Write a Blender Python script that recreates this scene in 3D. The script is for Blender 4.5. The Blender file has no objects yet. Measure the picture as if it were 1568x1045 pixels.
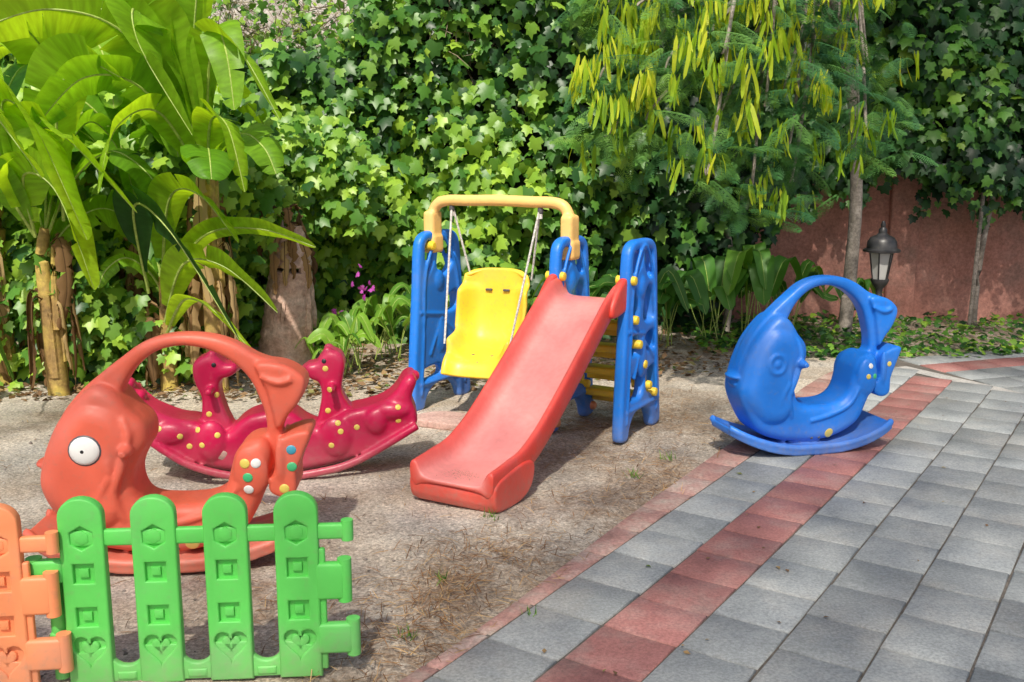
import bpy, bmesh, math, random
import numpy as np
from mathutils import Vector, Matrix
from mathutils.bvhtree import BVHTree
R=math.radians
rng=np.random.default_rng(7); random.seed(7)
scene=bpy.context.scene
col=scene.collection
# ------------------------------------------------------------------ materials
def newmat(name):
    m=bpy.data.materials.new(name); m.use_nodes=True
    nt=m.node_tree; nt.nodes.clear()
    out=nt.nodes.new('ShaderNodeOutputMaterial')
    return m,nt,out
def N(nt,t,**k):
    n=nt.nodes.new(t)
    for a,b in k.items():
        if a in n.inputs: n.inputs[a].default_value=b
        else: setattr(n,a,b)
    return n
def ramp(nt,stops):
    r=nt.nodes.new('ShaderNodeValToRGB'); e=r.color_ramp.elements
    while len(e)<len(stops): e.new(0.5)
    for i,(p,c) in enumerate(stops):
        e[i].position=p; e[i].color=(*c,1)
    return r
def plastic(name,c,rough=.38,fade=None,dirt=.35,bump=.02):
    m,nt,out=newmat(name); L=nt.links.new
    tc=N(nt,'ShaderNodeTexCoord')
    n1=N(nt,'ShaderNodeTexNoise'); n1.inputs['Scale'].default_value=4; n1.inputs['Detail'].default_value=3
    n2=N(nt,'ShaderNodeTexNoise'); n2.inputs['Scale'].default_value=38; n2.inputs['Detail'].default_value=5
    L(tc.outputs['Object'],n1.inputs['Vector']); L(tc.outputs['Object'],n2.inputs['Vector'])
    c2=tuple(min(1,x*.83+.045) for x in c); c3=tuple(x*.9 for x in c)
    r=ramp(nt,[(.3,c3),(.5,c),(.72,c2)]); L(n1.outputs['Fac'],r.inputs['Fac'])
    r2=ramp(nt,[(.56,(0,0,0)),(.75,(dirt,)*3)]); L(n2.outputs['Fac'],r2.inputs['Fac'])
    mx=N(nt,'ShaderNodeMixRGB'); L(r2.outputs['Color'],mx.inputs['Fac']); L(r.outputs['Color'],mx.inputs[1]); mx.inputs[2].default_value=(.25,.2,.15,1)
    geo=N(nt,'ShaderNodeNewGeometry'); sx=N(nt,'ShaderNodeSeparateXYZ'); L(geo.outputs['Position'],sx.inputs[0])
    mr=N(nt,'ShaderNodeMapRange'); mr.inputs['From Min'].default_value=.0; mr.inputs['From Max'].default_value=.2; mr.inputs['To Min'].default_value=.6; mr.inputs['To Max'].default_value=0
    L(sx.outputs['Z'],mr.inputs['Value'])
    mu=N(nt,'ShaderNodeMath',operation='MULTIPLY'); L(mr.outputs[0],mu.inputs[0]); L(n2.outputs['Fac'],mu.inputs[1])
    mx2=N(nt,'ShaderNodeMixRGB'); L(mu.outputs[0],mx2.inputs['Fac']); L(mx.outputs[0],mx2.inputs[1]); mx2.inputs[2].default_value=(.36,.31,.25,1)
    last=mx2
    if fade:
        at=N(nt,'ShaderNodeAttribute',attribute_name='fade')
        m3=N(nt,'ShaderNodeMixRGB'); L(at.outputs['Fac'],m3.inputs['Fac']); L(mx2.outputs[0],m3.inputs[1])
        rf=ramp(nt,[(.35,tuple(x*.9 for x in fade)),(.65,fade)]); L(n2.outputs['Fac'],rf.inputs['Fac']); L(rf.outputs[0],m3.inputs[2]); last=m3
    b=N(nt,'ShaderNodeBsdfPrincipled'); L(last.outputs[0],b.inputs['Base Color'])
    rr=N(nt,'ShaderNodeMapRange'); rr.inputs['To Min'].default_value=rough-.06; rr.inputs['To Max'].default_value=rough+.2; L(n2.outputs['Fac'],rr.inputs['Value']); L(rr.outputs[0],b.inputs['Roughness'])
    b.inputs['Specular IOR Level'].default_value=.5
    bp=N(nt,'ShaderNodeBump'); bp.inputs['Strength'].default_value=.2; bp.inputs['Distance'].default_value=bump*.3; L(n2.outputs['Fac'],bp.inputs['Height']); L(bp.outputs[0],b.inputs['Normal'])
    L(b.outputs[0],out.inputs[0]); return m
def leafmat(name,stops,trans=.35,rough=.4,stripe=False,tcol=1.6,spec=.35):
    m,nt,out=newmat(name); L=nt.links.new
    at=N(nt,'ShaderNodeAttribute',attribute_name='tint')
    r=ramp(nt,stops); L(at.outputs['Fac'],r.inputs['Fac']); c=r.outputs['Color']
    b=N(nt,'ShaderNodeBsdfPrincipled'); b.inputs['Roughness'].default_value=rough; b.inputs['Specular IOR Level'].default_value=spec
    if stripe:
        uv=N(nt,'ShaderNodeAttribute',attribute_name='along'); ac=N(nt,'ShaderNodeAttribute',attribute_name='across')
        cb=N(nt,'ShaderNodeCombineXYZ'); m1=N(nt,'ShaderNodeMath',operation='MULTIPLY'); m1.inputs[1].default_value=42; L(uv.outputs['Fac'],m1.inputs[0]); L(m1.outputs[0],cb.inputs[0]); L(ac.outputs['Fac'],cb.inputs[1])
        w=N(nt,'ShaderNodeTexNoise'); w.inputs['Scale'].default_value=1.0; w.inputs['Detail'].default_value=4; L(cb.outputs[0],w.inputs['Vector'])
        mr=N(nt,'ShaderNodeMapRange'); mr.inputs['From Min'].default_value=.3; mr.inputs['From Max'].default_value=.7; mr.inputs['To Min'].default_value=.72; mr.inputs['To Max'].default_value=1.15; L(w.outputs['Fac'],mr.inputs['Value'])
        mx=N(nt,'ShaderNodeVectorMath',operation='SCALE'); L(c,mx.inputs[0]); L(mr.outputs[0],mx.inputs['Scale']); c=mx.outputs[0]
        bp=N(nt,'ShaderNodeBump'); bp.inputs['Strength'].default_value=.35; bp.inputs['Distance'].default_value=.003; L(w.outputs['Fac'],bp.inputs['Height']); L(bp.outputs[0],b.inputs['Normal'])
    L(c,b.inputs['Base Color'])
    if trans>0:
        t=N(nt,'ShaderNodeBsdfTranslucent')
        sc=N(nt,'ShaderNodeVectorMath',operation='MULTIPLY'); L(c,sc.inputs[0]); sc.inputs[1].default_value=(tcol*1.2,tcol,tcol*.35); L(sc.outputs[0],t.inputs['Color'])
        ms=N(nt,'ShaderNodeMixShader'); ms.inputs[0].default_value=trans; L(b.outputs[0],ms.inputs[1]); L(t.outputs[0],ms.inputs[2])
        L(ms.outputs[0],out.inputs[0])
    else: L(b.outputs[0],out.inputs[0])
    return m
def rough_mat(name,stops,scale=6,rough=.9,bump=.02,detail=5,fine=60,tint=False,coord='Object',bs=.6,stain=None):
    m,nt,out=newmat(name); L=nt.links.new
    tc=N(nt,'ShaderNodeTexCoord'); n1=N(nt,'ShaderNodeTexNoise'); n1.inputs['Scale'].default_value=scale; n1.inputs['Detail'].default_value=detail; n1.inputs['Roughness'].default_value=.65
    L(tc.outputs[coord],n1.inputs['Vector'])
    n2=N(nt,'ShaderNodeTexNoise'); n2.inputs['Scale'].default_value=fine; n2.inputs['Detail'].default_value=4; n2.inputs['Roughness'].default_value=.7; L(tc.outputs[coord],n2.inputs['Vector'])
    r=ramp(nt,stops); L(n1.outputs['Fac'],r.inputs['Fac']); c=r.outputs['Color']
    if stain:
        n3=N(nt,'ShaderNodeTexNoise'); n3.inputs['Scale'].default_value=stain[0]; n3.inputs['Detail'].default_value=5; n3.inputs['Roughness'].default_value=.7; L(tc.outputs[coord],n3.inputs['Vector'])
        rs=ramp(nt,[(.5,(0,0,0)),(.68,(stain[2],)*3)]); L(n3.outputs['Fac'],rs.inputs['Fac'])
        mx=N(nt,'ShaderNodeMixRGB'); L(rs.outputs['Color'],mx.inputs['Fac']); L(c,mx.inputs[1]); mx.inputs[2].default_value=(*stain[1],1); c=mx.outputs[0]
    mr=N(nt,'ShaderNodeMapRange'); mr.inputs['From Min'].default_value=.3; mr.inputs['From Max'].default_value=.7; mr.inputs['To Min'].default_value=.68; mr.inputs['To Max'].default_value=1.28; L(n2.outputs['Fac'],mr.inputs['Value'])
    s=N(nt,'ShaderNodeVectorMath',operation='SCALE'); L(c,s.inputs[0]); L(mr.outputs[0],s.inputs['Scale']); c=s.outputs[0]
    if tint:
        at=N(nt,'ShaderNodeAttribute',attribute_name='tint'); mr2=N(nt,'ShaderNodeMapRange'); mr2.inputs['To Min'].default_value=.84; mr2.inputs['To Max'].default_value=1.14; L(at.outputs['Fac'],mr2.inputs['Value'])
        s2=N(nt,'ShaderNodeVectorMath',operation='SCALE'); L(c,s2.inputs[0]); L(mr2.outputs[0],s2.inputs['Scale']); c=s2.outputs[0]
    b=N(nt,'ShaderNodeBsdfPrincipled'); b.inputs['Roughness'].default_value=rough; L(c,b.inputs['Base Color'])
    bp=N(nt,'ShaderNodeBump'); bp.inputs['Strength'].default_value=bs; bp.inputs['Distance'].default_value=bump; L(n2.outputs['Fac'],bp.inputs['Height']); L(bp.outputs[0],b.inputs['Normal'])
    L(b.outputs[0],out.inputs[0]); return m

M={}
M['red']=plastic('faded_red_plastic',(.74,.13,.075),.43,dirt=.2)
M['crimson']=plastic('crimson_plastic',(.54,.010,.075),.28,dirt=.15)
M['blue']=plastic('blue_plastic',(.012,.19,.72),.36,dirt=.15)
M['yellow']=plastic('yellow_plastic',(.87,.60,.04),.37,dirt=.25)
M['beam']=plastic('amber_plastic',(.90,.56,.18),.4,dirt=.2)
M['green']=plastic('green_plastic',(.11,.60,.10),.42,dirt=.15)
M['orange']=plastic('orange_plastic',(.88,.29,.12),.42,dirt=.2)
M['slide']=plastic('slide_red_plastic',(.74,.055,.035),.36,fade=(.86,.31,.285),dirt=.2)
M['white']=plastic('white_plastic',(.8,.8,.78),.3,dirt=.1)
M['black']=plastic('black_plastic',(.012,.012,.014),.3,dirt=.05)
M['dk']=plastic('dark_grey_plastic',(.08,.08,.09),.4,dirt=.1)
M['stk_g']=plastic('sticker_green',(.06,.5,.2),.3,dirt=.05)
M['stk_y']=plastic('sticker_yellow',(.75,.6,.12),.3,dirt=.05)
M['stk_b']=plastic('sticker_teal',(.05,.35,.5),.3,dirt=.05)
M['rope']=rough_mat('rope_fibre',[(.3,(.55,.53,.5)),(.7,(.72,.7,.66))],30)
M['pink']=rough_mat('pink_stone',[(.3,(.46,.28,.24)),(.7,(.58,.40,.34))],8,bump=.006)

# ------------------------------------------------------------------ mesh helpers
def mesh_np(name,V,F,mat=None,attrs=None,smooth=False):
    V=np.asarray(V,dtype=np.float32); F=np.asarray(F,dtype=np.int32); k=F.shape[1]
    me=bpy.data.meshes.new(name)
    me.vertices.add(len(V)); me.vertices.foreach_set('co',V.ravel())
    me.loops.add(F.size); me.loops.foreach_set('vertex_index',F.ravel())
    me.polygons.add(len(F)); me.polygons.foreach_set('loop_start',np.arange(len(F),dtype=np.int32)*k)
    me.update(calc_edges=True)
    if attrs:
        for a,v in attrs.items():
            at=me.attributes.new(a,'FLOAT','POINT'); at.data.foreach_set('value',np.asarray(v,dtype=np.float32))
    if smooth: me.polygons.foreach_set('use_smooth',np.ones(len(F),dtype=bool))
    if mat: me.materials.append(mat)
    return me
def obj(name,me,parent=None,loc=(0,0,0),rot=(0,0,0)):
    o=bpy.data.objects.new(name,me); col.objects.link(o); o.location=loc; o.rotation_euler=rot
    if parent: o.parent=parent
    return o
def empty(name,loc=(0,0,0),rz=0):
    o=bpy.data.objects.new(name,None); col.objects.link(o); o.location=loc; o.rotation_euler=(0,0,rz); o.empty_display_size=.2
    return o
def unit(v): return v/np.maximum(np.linalg.norm(v,axis=-1,keepdims=True),1e-9)
def scatter(name,tv,tf,pos,T,Nn,scale,tint,mat,parent=None):
    tv=np.asarray(tv,float); tf=np.asarray(tf); T=unit(T); X=unit(np.cross(T,Nn)); Nn=np.cross(X,T)
    n=len(pos); sc=np.asarray(scale).reshape(n,1,1)
    V=pos[:,None,:]+sc*(tv[None,:,0:1]*X[:,None,:]+tv[None,:,1:2]*T[:,None,:]+tv[None,:,2:3]*Nn[:,None,:])
    F=(tf[None]+ (np.arange(n)*len(tv))[:,None,None]).reshape(-1,tf.shape[1])
    me=mesh_np(name,V.reshape(-1,3),F,mat,{'tint':np.repeat(tint,len(tv))})
    return obj(name,me,parent)
def cr(pts,n=8,closed=True):
    P=[np.array(p,float) for p in pts]; m=len(P); out=[]
    rg=range(m) if closed else range(m-1)
    for i in rg:
        if closed: a,b,c,d=P[(i-1)%m],P[i],P[(i+1)%m],P[(i+2)%m]
        else: a,b,c,d=P[max(i-1,0)],P[i],P[i+1],P[min(i+2,m-1)]
        for j in range(n):
            t=j/n
            out.append(.5*((2*b)+(-a+c)*t+(2*a-5*b+4*c-d)*t*t+(-a+3*b-3*c+d)*t**3))
    if not closed: out.append(P[-1])
    return np.array(out)
def prism(outlines,half,bevel,plane='XZ',res=3):
    cu=bpy.data.curves.new('tmp','CURVE'); cu.dimensions='2D'; cu.fill_mode='BOTH'
    cu.extrude=half; cu.bevel_depth=bevel; cu.bevel_resolution=res; cu.offset=-bevel
    for o in outlines:
        s=cu.splines.new('POLY'); s.points.add(len(o)-1)
        for p,q in zip(s.points,o): p.co=(q[0],q[1],0,1)
        s.use_cyclic_u=True
    ob=bpy.data.objects.new('tmp',cu); col.objects.link(ob)
    dg=bpy.context.evaluated_depsgraph_get(); dg.update()
    me=bpy.data.meshes.new_from_object(ob.evaluated_get(dg)); bpy.data.objects.remove(ob)
    bm=bmesh.new(); bm.from_mesh(me); bmesh.ops.remove_doubles(bm,verts=bm.verts,dist=1e-4)
    if plane=='XZ':
        for v in bm.verts: v.co=Vector((v.co.x,-v.co.z,v.co.y))
    elif plane=='YZ':
        for v in bm.verts: v.co=Vector((v.co.z,v.co.x,v.co.y))
    bm.to_mesh(me); bm.free(); return me
def bmnew(f,mtx=None):
    bm=bmesh.new(); f(bm)
    if mtx is not None: bm.transform(mtx)
    me=bpy.data.meshes.new('p'); bm.to_mesh(me); bm.free(); return me
def ball(c,r):
    if not hasattr(r,'__len__'): r=(r,r,r)
    return bmnew(lambda b:bmesh.ops.create_uvsphere(b,u_segments=24,v_segments=14,radius=1),Matrix.Translation(c)@Matrix.Diagonal((*r,1)))
def box(c,s,bev=.006,rot=None):
    def f(b):
        bmesh.ops.create_cube(b,size=1)
        bmesh.ops.scale(b,vec=s,verts=b.verts)
        if bev: bmesh.ops.bevel(b,geom=b.edges[:],offset=bev,segments=3,affect='EDGES',profile=.5)
    m=Matrix.Translation(c)
    if rot is not None: m=m@rot
    return bmnew(f,m)
def tube(path,rad,seg=12,flat=1.0,cap=True,up=(0,0,1)):
    P=np.array(path,float); n=len(P); rad=np.full(n,float(rad)) if np.ndim(rad)<1 else np.array(rad,float)
    T=unit(np.gradient(P,axis=0)); V=[]
    u=np.array(up,float)
    for i in range(n):
        t=T[i]; s=np.cross(t,u)
        if np.linalg.norm(s)<.05: s=np.cross(t,(1,0,.01))
        s/=np.linalg.norm(s); w=np.cross(s,t)
        for j in range(seg):
            a=2*math.pi*j/seg; V.append(P[i]+rad[i]*(math.cos(a)*s*flat+math.sin(a)*w))
    F=[]
    for i in range(n-1):
        for j in range(seg):
            a=i*seg+j; b=i*seg+(j+1)%seg; F.append((a,b,b+seg,a+seg))
    if cap: F.append(tuple(range(seg))[::-1]); F.append(tuple((n-1)*seg+j for j in range(seg)))
    me=bpy.data.meshes.new('t'); me.from_pydata([tuple(v) for v in V],[],F); me.update(); return me
def lathe(profile,seg=24,c=(0,0,0),ngon=None):
    seg=ngon or seg; V=[];F=[]
    for r,z in profile:
        for j in range(seg):
            a=2*math.pi*j/seg; V.append((c[0]+r*math.cos(a),c[1]+r*math.sin(a),c[2]+z))
    n=len(profile)
    for i in range(n-1):
        for j in range(seg):
            a=i*seg+j;b=i*seg+(j+1)%seg; F.append((a,b,b+seg,a+seg))
    F.append(tuple(range(seg))[::-1]); F.append(tuple((n-1)*seg+j for j in range(seg)))
    me=bpy.data.meshes.new('l'); me.from_pydata(V,[],F); me.update(); return me
def join(meshes,name='j'):
    bm=bmesh.new()
    for m in meshes: bm.from_mesh(m)
    bmesh.ops.recalc_face_normals(bm,faces=bm.faces)
    me=bpy.data.meshes.new(name); bm.to_mesh(me); bm.free(); return me
def part(name,meshes,mat,parent,smooth=True,auto=True):
    me=join(meshes if isinstance(meshes,list) else [meshes],name)
    me.materials.clear(); me.materials.append(mat)
    me.polygons.foreach_set('use_smooth',np.full(len(me.polygons),smooth))
    if smooth and auto:
        try: me.set_sharp_from_angle(angle=R(42))
        except Exception: pass
    return obj(name,me,parent)
def mold(name,meshes,mat,parent,voxel=.009,it=6):
    me=join(meshes,name); me.materials.clear(); me.materials.append(mat)
    o=obj(name,me,parent)
    r=o.modifiers.new('r','REMESH'); r.mode='VOXEL'; r.voxel_size=voxel; r.use_smooth_shade=True
    s=o.modifiers.new('s','SMOOTH'); s.iterations=it; s.factor=.5
    dg=bpy.context.evaluated_depsgraph_get(); dg.update()
    m2=bpy.data.meshes.new_from_object(o.evaluated_get(dg)); o.modifiers.clear(); o.data=m2
    m2.polygons.foreach_set('use_smooth',np.ones(len(m2.polygons),dtype=bool))
    if not m2.materials: m2.materials.append(mat)
    return o
BV={}
def surf_disc(o,x,z,r,side=-1,th=.25,sx=1):
    if o.name not in BV: BV[o.name]=BVHTree.FromPolygons([v.co[:] for v in o.data.vertices],[p.vertices[:] for p in o.data.polygons])
    h=BV[o.name].ray_cast(Vector((x,side*2,z)),Vector((0,-side,0)))
    if h[0] is None: return None
    q=h[1].to_track_quat('Z','Y').to_matrix().to_4x4()
    return bmnew(lambda b:bmesh.ops.create_uvsphere(b,u_segments=20,v_segments=10,radius=1),Matrix.Translation(h[0])@q@Matrix.Diagonal((r*sx,r,r*th,1)))

# ------------------------------------------------------------------ camera / light
cam=bpy.data.cameras.new('camera'); co=bpy.data.objects.new('camera',cam); col.objects.link(co)
co.location=(0,0,1.6); co.rotation_euler=(R(90-10.3),0,0); cam.lens=35; cam.sensor_width=36; cam.clip_end=2000; scene.camera=co
sd=Vector((-.10,-.60,.79)).normalized()
el=math.asin(sd.z)
w=bpy.data.worlds.new('World'); scene.world=w; w.use_nodes=True; nt=w.node_tree
sky=nt.nodes.new('ShaderNodeTexSky'); sky.sky_type='NISHITA'; sky.sun_disc=False; sky.sun_elevation=el; sky.sun_rotation=math.atan2(sd.x,sd.y)
sky.air_density=1.0; sky.dust_density=4.0; sky.ozone_density=.5
bg=nt.nodes['Background']; nt.links.new(sky.outputs[0],bg.inputs[0]); bg.inputs[1].default_value=.15
sl=bpy.data.lights.new('sun','SUN'); sl.energy=5; sl.angle=R(1.0); sl.color=(1,.93,.82)
so=bpy.data.objects.new('sun',sl); col.objects.link(so); so.rotation_euler=sd.to_track_quat('Z','Y').to_euler(); so.location=(-4,-8,12)
scene.view_settings.view_transform='Standard'; scene.view_settings.look='None'; scene.view_settings.exposure=0

class SN:
    def __init__(s,seed,f,n=10):
        r=np.random.default_rng(seed); s.k=r.normal(0,f,(n,2)); s.p=r.uniform(0,6.28,n)
    def __call__(s,x,y):
        return np.sin(np.multiply.outer(x,s.k[:,0])+np.multiply.outer(y,s.k[:,1])+s.p).sum(-1)/math.sqrt(len(s.p))
# ------------------------------------------------------------------ ground
STRAW=[(-.25,3.55,.13,.26,700),(-.42,3.1,.2,.16,600),(.0,3.9,.2,.2,450),(.75,4.95,.18,.3,560),(.5,4.5,.3,.2,280),(-.9,3.5,.25,.2,200),(.9,6.2,.4,.5,700),(.2,5.3,.5,.2,300),(-.6,3.9,1.2,.8,420),(-1.8,5.4,1.2,.5,200),(.3,5.9,.4,.3,450)]
def axis(near,far,step):
    a=np.arange(near[0],near[1]+1e-6,step); lo=near[0]-np.geomspace(.3,far,18)[::-1]; hi=near[1]+np.geomspace(.3,far,18); return np.concatenate([lo,a,hi])
gx=axis((-5,6),400,.05); gy=axis((1.2,11),400,.05)
X,Y=np.meshgrid(gx,gy); n1=SN(1,3.0);n2=SN(2,11.);n3=SN(3,28.,14)
def gh(x,y): return .010*n1(x,y)+.007*n2(x,y)+.004*n3(x,y)-.008
Z=gh(X,Y)
fall=np.clip(1-np.maximum(np.abs(X)-6,0)/3,0,1); Z=Z*fall
bline=(X+.252)*.834-(Y-2.87)*.552
Z=np.where(bline>-.22,np.minimum(Z,-.02),Z)
mask=np.zeros_like(X)
for cx,cy,sx,sy,k in STRAW[:8]+STRAW[10:]: mask=np.maximum(mask,.85*np.exp(-.5*(((X-cx)/(sx*1.05))**2+((Y-cy)/(sy*1.05))**2)))
mask=np.maximum(mask,np.clip((Y-6.6-np.clip((X+1)*.35,0,1.2))/1.0,0,1)*.8)
V=np.stack([X,Y,Z],-1).reshape(-1,3); ny,nx=X.shape
idx=np.arange(nx*ny).reshape(ny,nx); F=np.stack([idx[:-1,:-1],idx[:-1,1:],idx[1:,1:],idx[1:,:-1]],-1).reshape(-1,4)
m,nt,out=newmat('sandy_soil'); L=nt.links.new
tc=N(nt,'ShaderNodeTexCoord')
a=N(nt,'ShaderNodeTexNoise'); a.inputs['Scale'].default_value=1.6; a.inputs['Detail'].default_value=7; a.inputs['Roughness'].default_value=.62; L(tc.outputs['Object'],a.inputs['Vector'])
b_=N(nt,'ShaderNodeTexNoise'); b_.inputs['Scale'].default_value=55; b_.inputs['Detail'].default_value=5; b_.inputs['Roughness'].default_value=.78; L(tc.outputs['Object'],b_.inputs['Vector'])
v_=N(nt,'ShaderNodeTexVoronoi'); v_.inputs['Scale'].default_value=120; L(tc.outputs['Object'],v_.inputs['Vector'])
r=ramp(nt,[(.28,(.29,.215,.15)),(.40,(.40,.33,.255)),(.53,(.50,.445,.37)),(.75,(.55,.51,.445))]); L(a.outputs['Fac'],r.inputs['Fac'])
at=N(nt,'ShaderNodeAttribute',attribute_name='straw'); nz_=N(nt,'ShaderNodeTexNoise'); nz_.inputs['Scale'].default_value=14; nz_.inputs['Detail'].default_value=6; nz_.inputs['Roughness'].default_value=.7; L(tc.outputs['Object'],nz_.inputs['Vector'])
mm=N(nt,'ShaderNodeMath',operation='MULTIPLY'); L(at.outputs['Fac'],mm.inputs[0]); rz=ramp(nt,[(.36,(.1,)*3),(.62,(1,1,1))]); L(nz_.outputs['Fac'],rz.inputs['Fac']); L(rz.outputs[0],mm.inputs[1])
mb=N(nt,'ShaderNodeMixRGB'); L(mm.outputs[0],mb.inputs['Fac']); L(r.outputs[0],mb.inputs[1]); mb.inputs[2].default_value=(.22,.135,.075,1)
mr=N(nt,'ShaderNodeMapRange'); mr.inputs['From Min'].default_value=.32; mr.inputs['From Max'].default_value=.68; mr.inputs['To Min'].default_value=.5; mr.inputs['To Max'].default_value=1.4; L(b_.outputs['Fac'],mr.inputs['Value'])
s=N(nt,'ShaderNodeVectorMath',operation='SCALE'); L(mb.outputs[0],s.inputs[0]); L(mr.outputs[0],s.inputs['Scale'])
vr=N(nt,'ShaderNodeSeparateColor'); L(v_.outputs['Color'],vr.inputs[0])
mr2=N(nt,'ShaderNodeMapRange'); mr2.inputs['To Min'].default_value=.72; mr2.inputs['To Max'].default_value=1.3; L(vr.outputs[0],mr2.inputs['Value'])
s2=N(nt,'ShaderNodeVectorMath',operation='SCALE'); L(s.outputs[0],s2.inputs[0]); L(mr2.outputs[0],s2.inputs['Scale'])
b=N(nt,'ShaderNodeBsdfPrincipled'); b.inputs['Roughness'].default_value=.95; L(s2.outputs[0],b.inputs['Base Color'])
bp=N(nt,'ShaderNodeBump'); bp.inputs['Strength'].default_value=.8; bp.inputs['Distance'].default_value=.010; L(b_.outputs['Fac'],bp.inputs['Height']); L(bp.outputs[0],b.inputs['Normal']); L(b.outputs[0],out.inputs[0])
obj('ground',mesh_np('ground',V,F,m,{'straw':mask.ravel()},smooth=True))

# ------------------------------------------------------------------ paving
M['grey']=rough_mat('grey_paver',[(.3,(.235,.255,.258)),(.5,(.305,.325,.328)),(.7,(.365,.38,.372))],3.2,.75,.004,fine=90,tint=True,stain=(2.3,(.42,.405,.37),.55))
M['redp']=rough_mat('red_paver',[(.3,(.26,.11,.10)),(.5,(.35,.15,.135)),(.72,(.37,.21,.185))],3.5,.75,.004,fine=90,tint=True,stain=(2.6,(.35,.26,.23),.6))
M['redb']=rough_mat('red_border_concrete',[(.3,(.31,.175,.145)),(.5,(.40,.22,.19)),(.7,(.43,.33,.28))],5,.9,.006,fine=60,tint=True,stain=(3,(.45,.39,.33),.85))
M['joint']=rough_mat('joint_soil',[(.3,(.08,.07,.06)),(.7,(.16,.14,.12))],12,.95,.004)
patio=empty('paved_patio')
d=np.array([.552,.834]); nn=np.array([.834,-.552]); P0=np.array([-.252,2.87])
def pavers(quads,mat,name):
    V=[];F=[];T=[]
    for q,tilt in quads:
        q=np.array(q); c=q.mean(0); zt=.019+tilt; k=len(V); ch=.005
        dirn=c-q; ln=np.linalg.norm(dirn,axis=1,keepdims=True); q=q+dirn/ln*np.abs(np.random.default_rng(k).normal(0,.0025,(4,1))); qi=q+dirn/ln*ch*1.4
        tx,ty=random.gauss(0,.003),random.gauss(0,.003)
        for p in q: V.append((*p,-.03))
        for p in q: V.append((*p,zt-.004+(p-c)@np.array([tx,ty])))
        for p in qi: V.append((*p,zt+(p-c)@np.array([tx,ty])))
        for j in range(4):
            e=(j+1)%4; F.append((k+j,k+e,k+4+e,k+4+j)); F.append((k+4+j,k+4+e,k+8+e,k+8+j))
        F.append((k+8,k+9,k+10,k+11)); T+= [random.random()]*12
    me=mesh_np(name,V,F,mat,{'tint':T})
    bm=bmesh.new(); bm.from_mesh(me); bmesh.ops.recalc_face_normals(bm,faces=bm.faces); bm.to_mesh(me); bm.free()
    return obj(name,me,patio)
W=.28; g=.003
grey=[];redq=[]
for r_ in range(0,30):
    Ln=.30 if r_!=1 else .27
    off=0 if r_<3 else random.choice([0,.0,.15,.1])
    a=-7.5+off
    while a<8:
        ln=Ln
        if r_>2 and random.random()<.12: ln=Ln*.62
        c=P0+d*(a+ln/2)+nn*((r_+.5)*W)
        s0=np.array([3.02,7.60]); side=(c-s0)@np.array([.89,.45])
        if side<-.10 and c[1]>-4 and c[0]<8:
            q=[P0+d*(a+g)+nn*(r_*W+g),P0+d*(a+g)+nn*((r_+1)*W-g),P0+d*(a+ln-g)+nn*((r_+1)*W-g),P0+d*(a+ln-g)+nn*(r_*W+g)]
            (redq if r_==1 else grey).append((q,random.gauss(0,.0012)))
        a+=ln
d2=unit(np.array([1.26,.42])); n2_=np.array([d2[1],-d2[0]]); Q0=np.array([3.11,7.93])
for r_ in range(0,26):
    a=-.6
    while a<7:
        c=Q0+d2*(a+.15)+n2_*((r_+.5)*W)
        if (c-np.array([3.02,7.60]))@np.array([.89,.45])>.10 and c[0]<10:
            q=[Q0+d2*(a+g)+n2_*(r_*W+g),Q0+d2*(a+g)+n2_*((r_+1)*W-g),Q0+d2*(a+.3-g)+n2_*((r_+1)*W-g),Q0+d2*(a+.3-g)+n2_*(r_*W+g)]
            (redq if r_==1 else grey).append((q,random.gauss(-.001,.0012)))
        a+=.3
pavers(grey,M['grey'],'grey_pavers'); pavers(redq,M['redp'],'red_pavers')
outer=cr([(-3.6,-1.9),(-1.4,1.3),(-.33,2.87),(.02,3.42),(.60,4.42),(1.17,5.36),(1.76,6.38),(2.43,7.42),(3.05,7.90)],12,False)
q=[]; prev=None
for p in outer:
    t=(p-P0)@d; inner=P0+d*t-nn*.006
    if prev is not None:
        acc+=np.linalg.norm(p-prev[0])
        if acc>.24:
            q.append(([start[0],start[1],inner-d*.004,p-d*.004],random.gauss(-.004,.001))); start=(p,inner); acc=0
    else: start=(p,inner); acc=0
    prev=(p,inner)
pavers(q,M['redb'],'red_border')
bed=[P0+d*-9-nn*.02,P0+d*5.9-nn*.02,np.array([3.1,7.92]),Q0+d2*7,Q0+d2*7+n2_*14,P0+d*-9+nn*9]
me=bpy.data.meshes.new('bed'); me.from_pydata([(*p,.010) for p in bed],[],[list(range(len(bed)))[::-1]]); me.materials.append(M['joint']); me.update(); obj('joint_bed',me,patio)
s0=np.array([3.02,7.60]); sv=np.array([.451,-.893]); sn=np.array([.893,.451])
M['mortar']=rough_mat('mortar',[(.3,(.36,.35,.33)),(.7,(.47,.45,.42))],20,.95,.004)
me=bpy.data.meshes.new('m'); w_=.07; me.from_pydata([(*(s0-sn*w_),.0145),(*(s0-sn*w_+sv*11),.0145),(*(s0+sn*w_+sv*11),.0145),(*(s0+sn*w_),.0145)],[],[(0,1,2,3)]); me.materials.append(M['mortar']); obj('mortar_seam',me,patio)
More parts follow.
